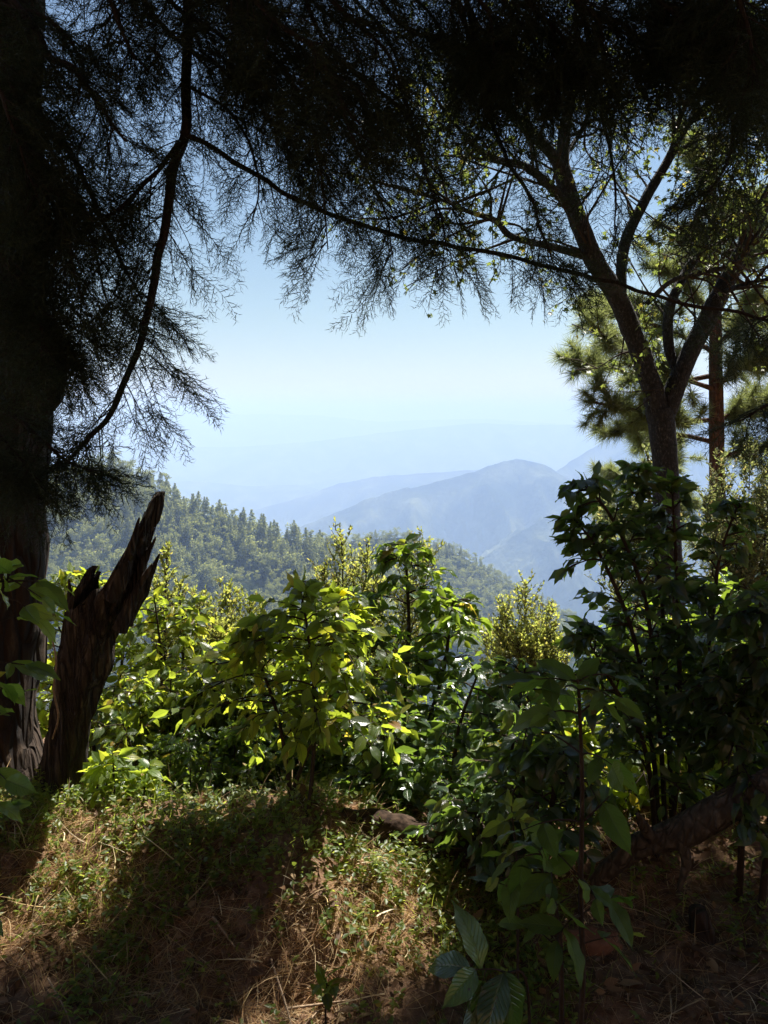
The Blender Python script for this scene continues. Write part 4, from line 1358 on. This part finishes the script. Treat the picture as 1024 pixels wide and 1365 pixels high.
for (u0, v0, u1, v1, r0_, y_) in ((172, 800, 208, 716, .035, 3.27), (168, 830, 213, 738, .03, 3.30), (160, 840, 203, 752, .035, 3.22), (150, 800, 186, 690, .04, 3.2), (96, 860, 92, 772, .028, 3.26)):
    a_, b_ = P(u0, v0, y_), P(u1, v1, y_)
    tube(m, smooth_path([a_, a_ * .5 + b_ * .5 + rng.normal(0, .008, 3), b_], 8), [r0_, r0_ * .75, .004], 10, .6, int(u0), 26)
stump = m.build('broken_stump', M['deadwood'], None, sb)
tag(stump, 'hollow broken stump with a tall splintered spike leaning off the thick trunk', 'stump')

# vine and rope on the thick trunk
m = MB()
tube(m, smooth_path([P(68, 845, 3.1), P(75, 880, 3.08), P(72, 920, 3.09), P(78, 955, 3.1), P(70, 985, 3.12)], 8), [.003, .0055, .004], 6, .3, 4, 40)
tag(m.build('vine', M['stick'], None, P(70, 985, 3.12)), 'thin pale dry vine hanging down the thick trunk', 'vine')
m = MB()
a = np.linspace(0, 2 * np.pi, 60)
kk = tp[np.argmin(np.abs(tp[:, 2] - P(0, 130, 3.2)[2]))]
for ph in (0, 2.09, 4.19):
    tube(m, np.stack([kk[0] + .305 * np.cos(a) + .006 * np.cos(a * 30 + ph), kk[1] + .305 * np.sin(a), kk[2] + .02 * np.cos(a) * -1.8 + .006 * np.sin(a * 30 + ph)], -1), [.006], 5)
tag(m.build('rope', M['rope'], None, kk), 'pale twisted rope tied round the thick trunk high up', 'rope')

# ------------------------------------------------------------------ fallen wood
m = MB()
e0 = gp(800, 2.75, .05)
fb_ = smooth_path([e0, P(850, 1128, 2.7), P(900, 1112, 2.65), P(950, 1085, 2.6), P(1024, 1045, 2.55), P(1100, 1010, 2.5)], 12)
tube(m, fb_, [.03, .045, .055, .058, .055, .05], 16, .22, 12, 14)
fbo = m.build('fallen_branch', M['bark_grey'], None, e0)
tag(fbo, 'thick bare fallen branch slanting down under the dark shrubs', 'branch')
for pts_ in ([P(905, 1112, 2.62), P(915, 1150, 2.6), P(905, 1185, 2.6)], [P(870, 1120, 2.66), P(855, 1095, 2.6), P(850, 1085, 2.58)]):
    m = MB()
    tube(m, smooth_path(pts_, 6), [.025, .018, .008], 8, .25, 3, 20)
    m.build('branch_stub', M['bark_grey'], fbo, e0)
m = MB()
lg = [gh(455, 1105) + [0, .08, .02], gh(510, 1118) + [0, .03, .035], gh(590, 1140) + [0, 0, .05], gh(690, 1168) + [0, 0, .04]]
tube(m, smooth_path(lg, 14), [.03, .062, .07, .062, .05], 24, .5, 14, 9)
tag(m.build('fallen_log', M['log'], None, lg[0]), 'rotting brown fallen log lying below the tall central shrub', 'log')
m = MB()
cl = gp(795, 2.45, .0)
th_ = RNG(4)
uu, ww = np.meshgrid(np.linspace(0, 2 * np.pi, 28, endpoint=False), np.linspace(0, np.pi / 2 + .3, 12))
dv = np.stack([np.cos(uu) * np.sin(ww), np.sin(uu) * np.sin(ww), np.cos(ww)], -1)
R = .09 * (.7 + .6 * fbm(dv.reshape(-1, 3) * 2.5 + 4, 4, 6)).reshape(uu.shape)
Vc = cl + dv * R[..., None] * np.array([1.3, .8, .62])
i = np.arange(11)[:, None] * 28
j = np.arange(28)[None]
k = (j + 1) % 28
m.add(Vc.reshape(-1, 3), np.stack([i + j, i + 28 + j, i + 28 + k, i + k], -1).reshape(-1, 4))
tag(m.build('clay_clod', M['clay'], None, cl), 'orange-red clay clod behind the sapling stem', 'clod')
m = MB()
st = gp(950, 2.55, -.02)
tube(m, smooth_path([st, st + np.array([-.005, 0, .06]), st + np.array([-.02, 0, .13])], 6), [.055, .045, .03], 14, .35, 21, 18)
tag(m.build('small_stump', M['bark_dark'], None, st), 'short dark cut stump on bare ground under the fallen branch', 'stump')
ST = [(((360, 1210, 2.35), (385, 1270, 2.15), (400, 1330, 1.95)), .004, 'long pale bent twig stuck in the bank beside the seedling'),
      (((283, 1193, 2.5), (312, 1216, 2.4)), .006, 'short pale stick lying on the bank face'),
      (((60, 1245, 2.3), (85, 1290, 2.15), (100, 1320, 2.05)), .003, 'thin grey twig low on the dark bank'),
      (((380, 1282, 2.2), (470, 1284, 2.2)), .005, 'straight twig lying level behind the seedling'),
      (((555, 1345, 1.85), (640, 1300, 2.1), (700, 1280, 2.2)), .005, 'curved brown twig across the floor beside the drooping leaves'),
      (((400, 1308, 2.1), (424, 1285, 2.2)), .004, 'short pale twig beside the long bent twig')]
for pts_, r_, lb in ST:
    q = []
    for (a_, b_, y_) in pts_:
        p = P(a_, b_, y_)
        p[2] = float(G(p[:1], p[1:2])[0]) + .022
        q.append(p)
    m = MB()
    tube(m, smooth_path(q, 8), [r_, r_ * .5], 6, .2, 7, 40)
    tag(m.build('twig', M['stick'], None, q[0]), lb, 'twig')

# ------------------------------------------------------------------ ground cover
rng = RNG(2024)


def gpos(n, xr, yr, f=None):
    x = rng.uniform(*xr, n)
    y = rng.uniform(*yr, n)
    if f is not None:
        k = f(x, y) > rng.random(n)
        x, y = x[k], y[k]
    return np.stack([x, y, G(x, y)], -1)


def blade_tpl(rng, w=.02, n=4, bend=.7):
    t = np.linspace(0, 1, n + 1)
    V, F = [], []
    b = bend * rng.uniform(.3, 1.4)
    sb_ = rng.normal(0, .2)
    for k, q in enumerate(t):
        ww = w * (1 - q) ** .7 * .5 + .0008
        V += [(q, sb_ * q * q - ww, -b * q * q * .5), (q, sb_ * q * q + ww, -b * q * q * .5)]
    for k in range(n):
        F.append((2 * k, 2 * k + 2, 2 * k + 3, 2 * k + 1))
    return np.array(V), np.array(F), np.zeros((len(V), 2))


BL = [blade_tpl(RNG(300 + i), .022) for i in range(8)]
dens = lambda x, y: .25 + .75 * sm(-x, -.5, .3) + 0 * y
p = gpos(190000, (-2.6, 2.4), (1.5, 4.6), lambda x, y: (dens(x, y) + 1.2 * np.exp(-((x - .02) ** 2 + (y - 2.7) ** 2) / .1)) * 1.3 * sm(fbm(np.stack([x * 3, y * 3, 0 * x], -1), 4, 44), .3, .68))  # extra straw around the sun patch, added to make it brighter and more golden
d = unit(rng.normal(size=(len(p), 3)) * np.array([1, 1, .35]) + np.array([0, -.25, .22]))
m = MB()
scatter_tpl(m, BL, p, d, np.array([0, 0, 1.]) + rng.normal(0, .4, (len(p), 3)), rng.gamma(3, .025, len(p)).clip(.03, .25), rng)
tag(m.build('dry_grass', M['straw']), 'matted brown dry grass and straw over the bank', 'grass', kind='stuff')
p = gpos(9000, (-2.6, 2.4), (1.5, 4.4))
d = unit(rng.normal(size=(len(p), 3)) * np.array([1, 1, .25]))
m = MB()
LIT = [leaf_tpl(RNG(400 + i), .5, 4, 1, .4, -.5 + .2 * i, .03) for i in range(6)]
p[:, 2] += .012
scatter_tpl(m, LIT, p, d, np.array([0, 0, 1.]) + rng.normal(0, .45, (len(p), 3)), rng.gamma(4, .009, len(p)).clip(.015, .09), rng)
tag(m.build('leaf_litter', M['litter']), 'curled brown dead leaves strewn over the forest floor', 'leaf litter', kind='stuff')
# small green weeds
m = MB()
c0 = gpos(10000, (-2.6, 1.6), (1.6, 4.6), lambda x, y: (.12 + .88 * np.maximum(sm(fbm(np.stack([x * 2.2, y * 2.2, 0 * x], -1), 3, 55), .45, .62), 1.6 * np.exp(-((x - .02) ** 2 + (y - 2.75) ** 2) / .12))) * (1 - .8 * sm(x, .45, .9)))
pos, dr, upv, sc_ = [], [], [], []
for q in c0:
    hh = rng.uniform(.03, .13)
    lean = rng.normal(0, .25, 2)
    for k in range(rng.integers(5, 13)):
        f = rng.random()
        a = rng.uniform(0, 6.283)
        pos.append(q + np.array([lean[0] * hh * f, lean[1] * hh * f, hh * f]))
        dr.append(np.array([math.cos(a), math.sin(a), rng.uniform(-.1, .8)]))
        upv.append(np.array([0, 0, 1.]) + rng.normal(0, .3, 3))
        sc_.append(rng.uniform(.012, .034))
for k_ in range(210):
    x_ = rng.uniform(-2.3, .25)
    q = np.array([x_, 2.95 + rng.normal(0, .14) - max(0, x_ + .25) * .5, 0.])
    q[2] = float(G(q[:1], q[1:2])[0])
    hh = rng.uniform(.05, .19)
    lean = rng.normal(0, .3, 2)
    tube(m, np.array([q, q + [lean[0] * hh * .4, lean[1] * hh * .4, hh * .6], q + [lean[0] * hh, lean[1] * hh, hh]]), [.0018, .0008], 3, cap=False)
    for k in range(int(6 + hh * 60)):
        f = rng.random()
        a = rng.uniform(0, 6.283)
        pos.append(q + np.array([lean[0] * hh * f, lean[1] * hh * f, hh * f]))
        dr.append(np.array([math.cos(a), math.sin(a), rng.uniform(-.1, .8)]))
        upv.append(np.array([0, 0, 1.]) + rng.normal(0, .3, 3))
        sc_.append(rng.uniform(.014, .036))
scatter_tpl(m, LEAFS, pos, dr, upv, np.array(sc_), rng)
p = gpos(30000, (-2.6, 1.6), (1.6, 4.6), lambda x, y: sm(fbm(np.stack([x * 2.2, y * 2.2, 0 * x], -1), 3, 55), .42, .6) * (1 - .8 * sm(x, .45, .9)))
d = unit(rng.normal(size=(len(p), 3)) * np.array([.6, .6, .2]) + np.array([0, 0, .8]))
scatter_tpl(m, BL, p, d, rng.normal(size=(len(p), 3)), rng.uniform(.04, .13, len(p)), rng)
tag(m.build('ground_weeds', M['weed']), 'low green weeds and grass sprouting through the dry bank', 'weeds', kind='stuff')
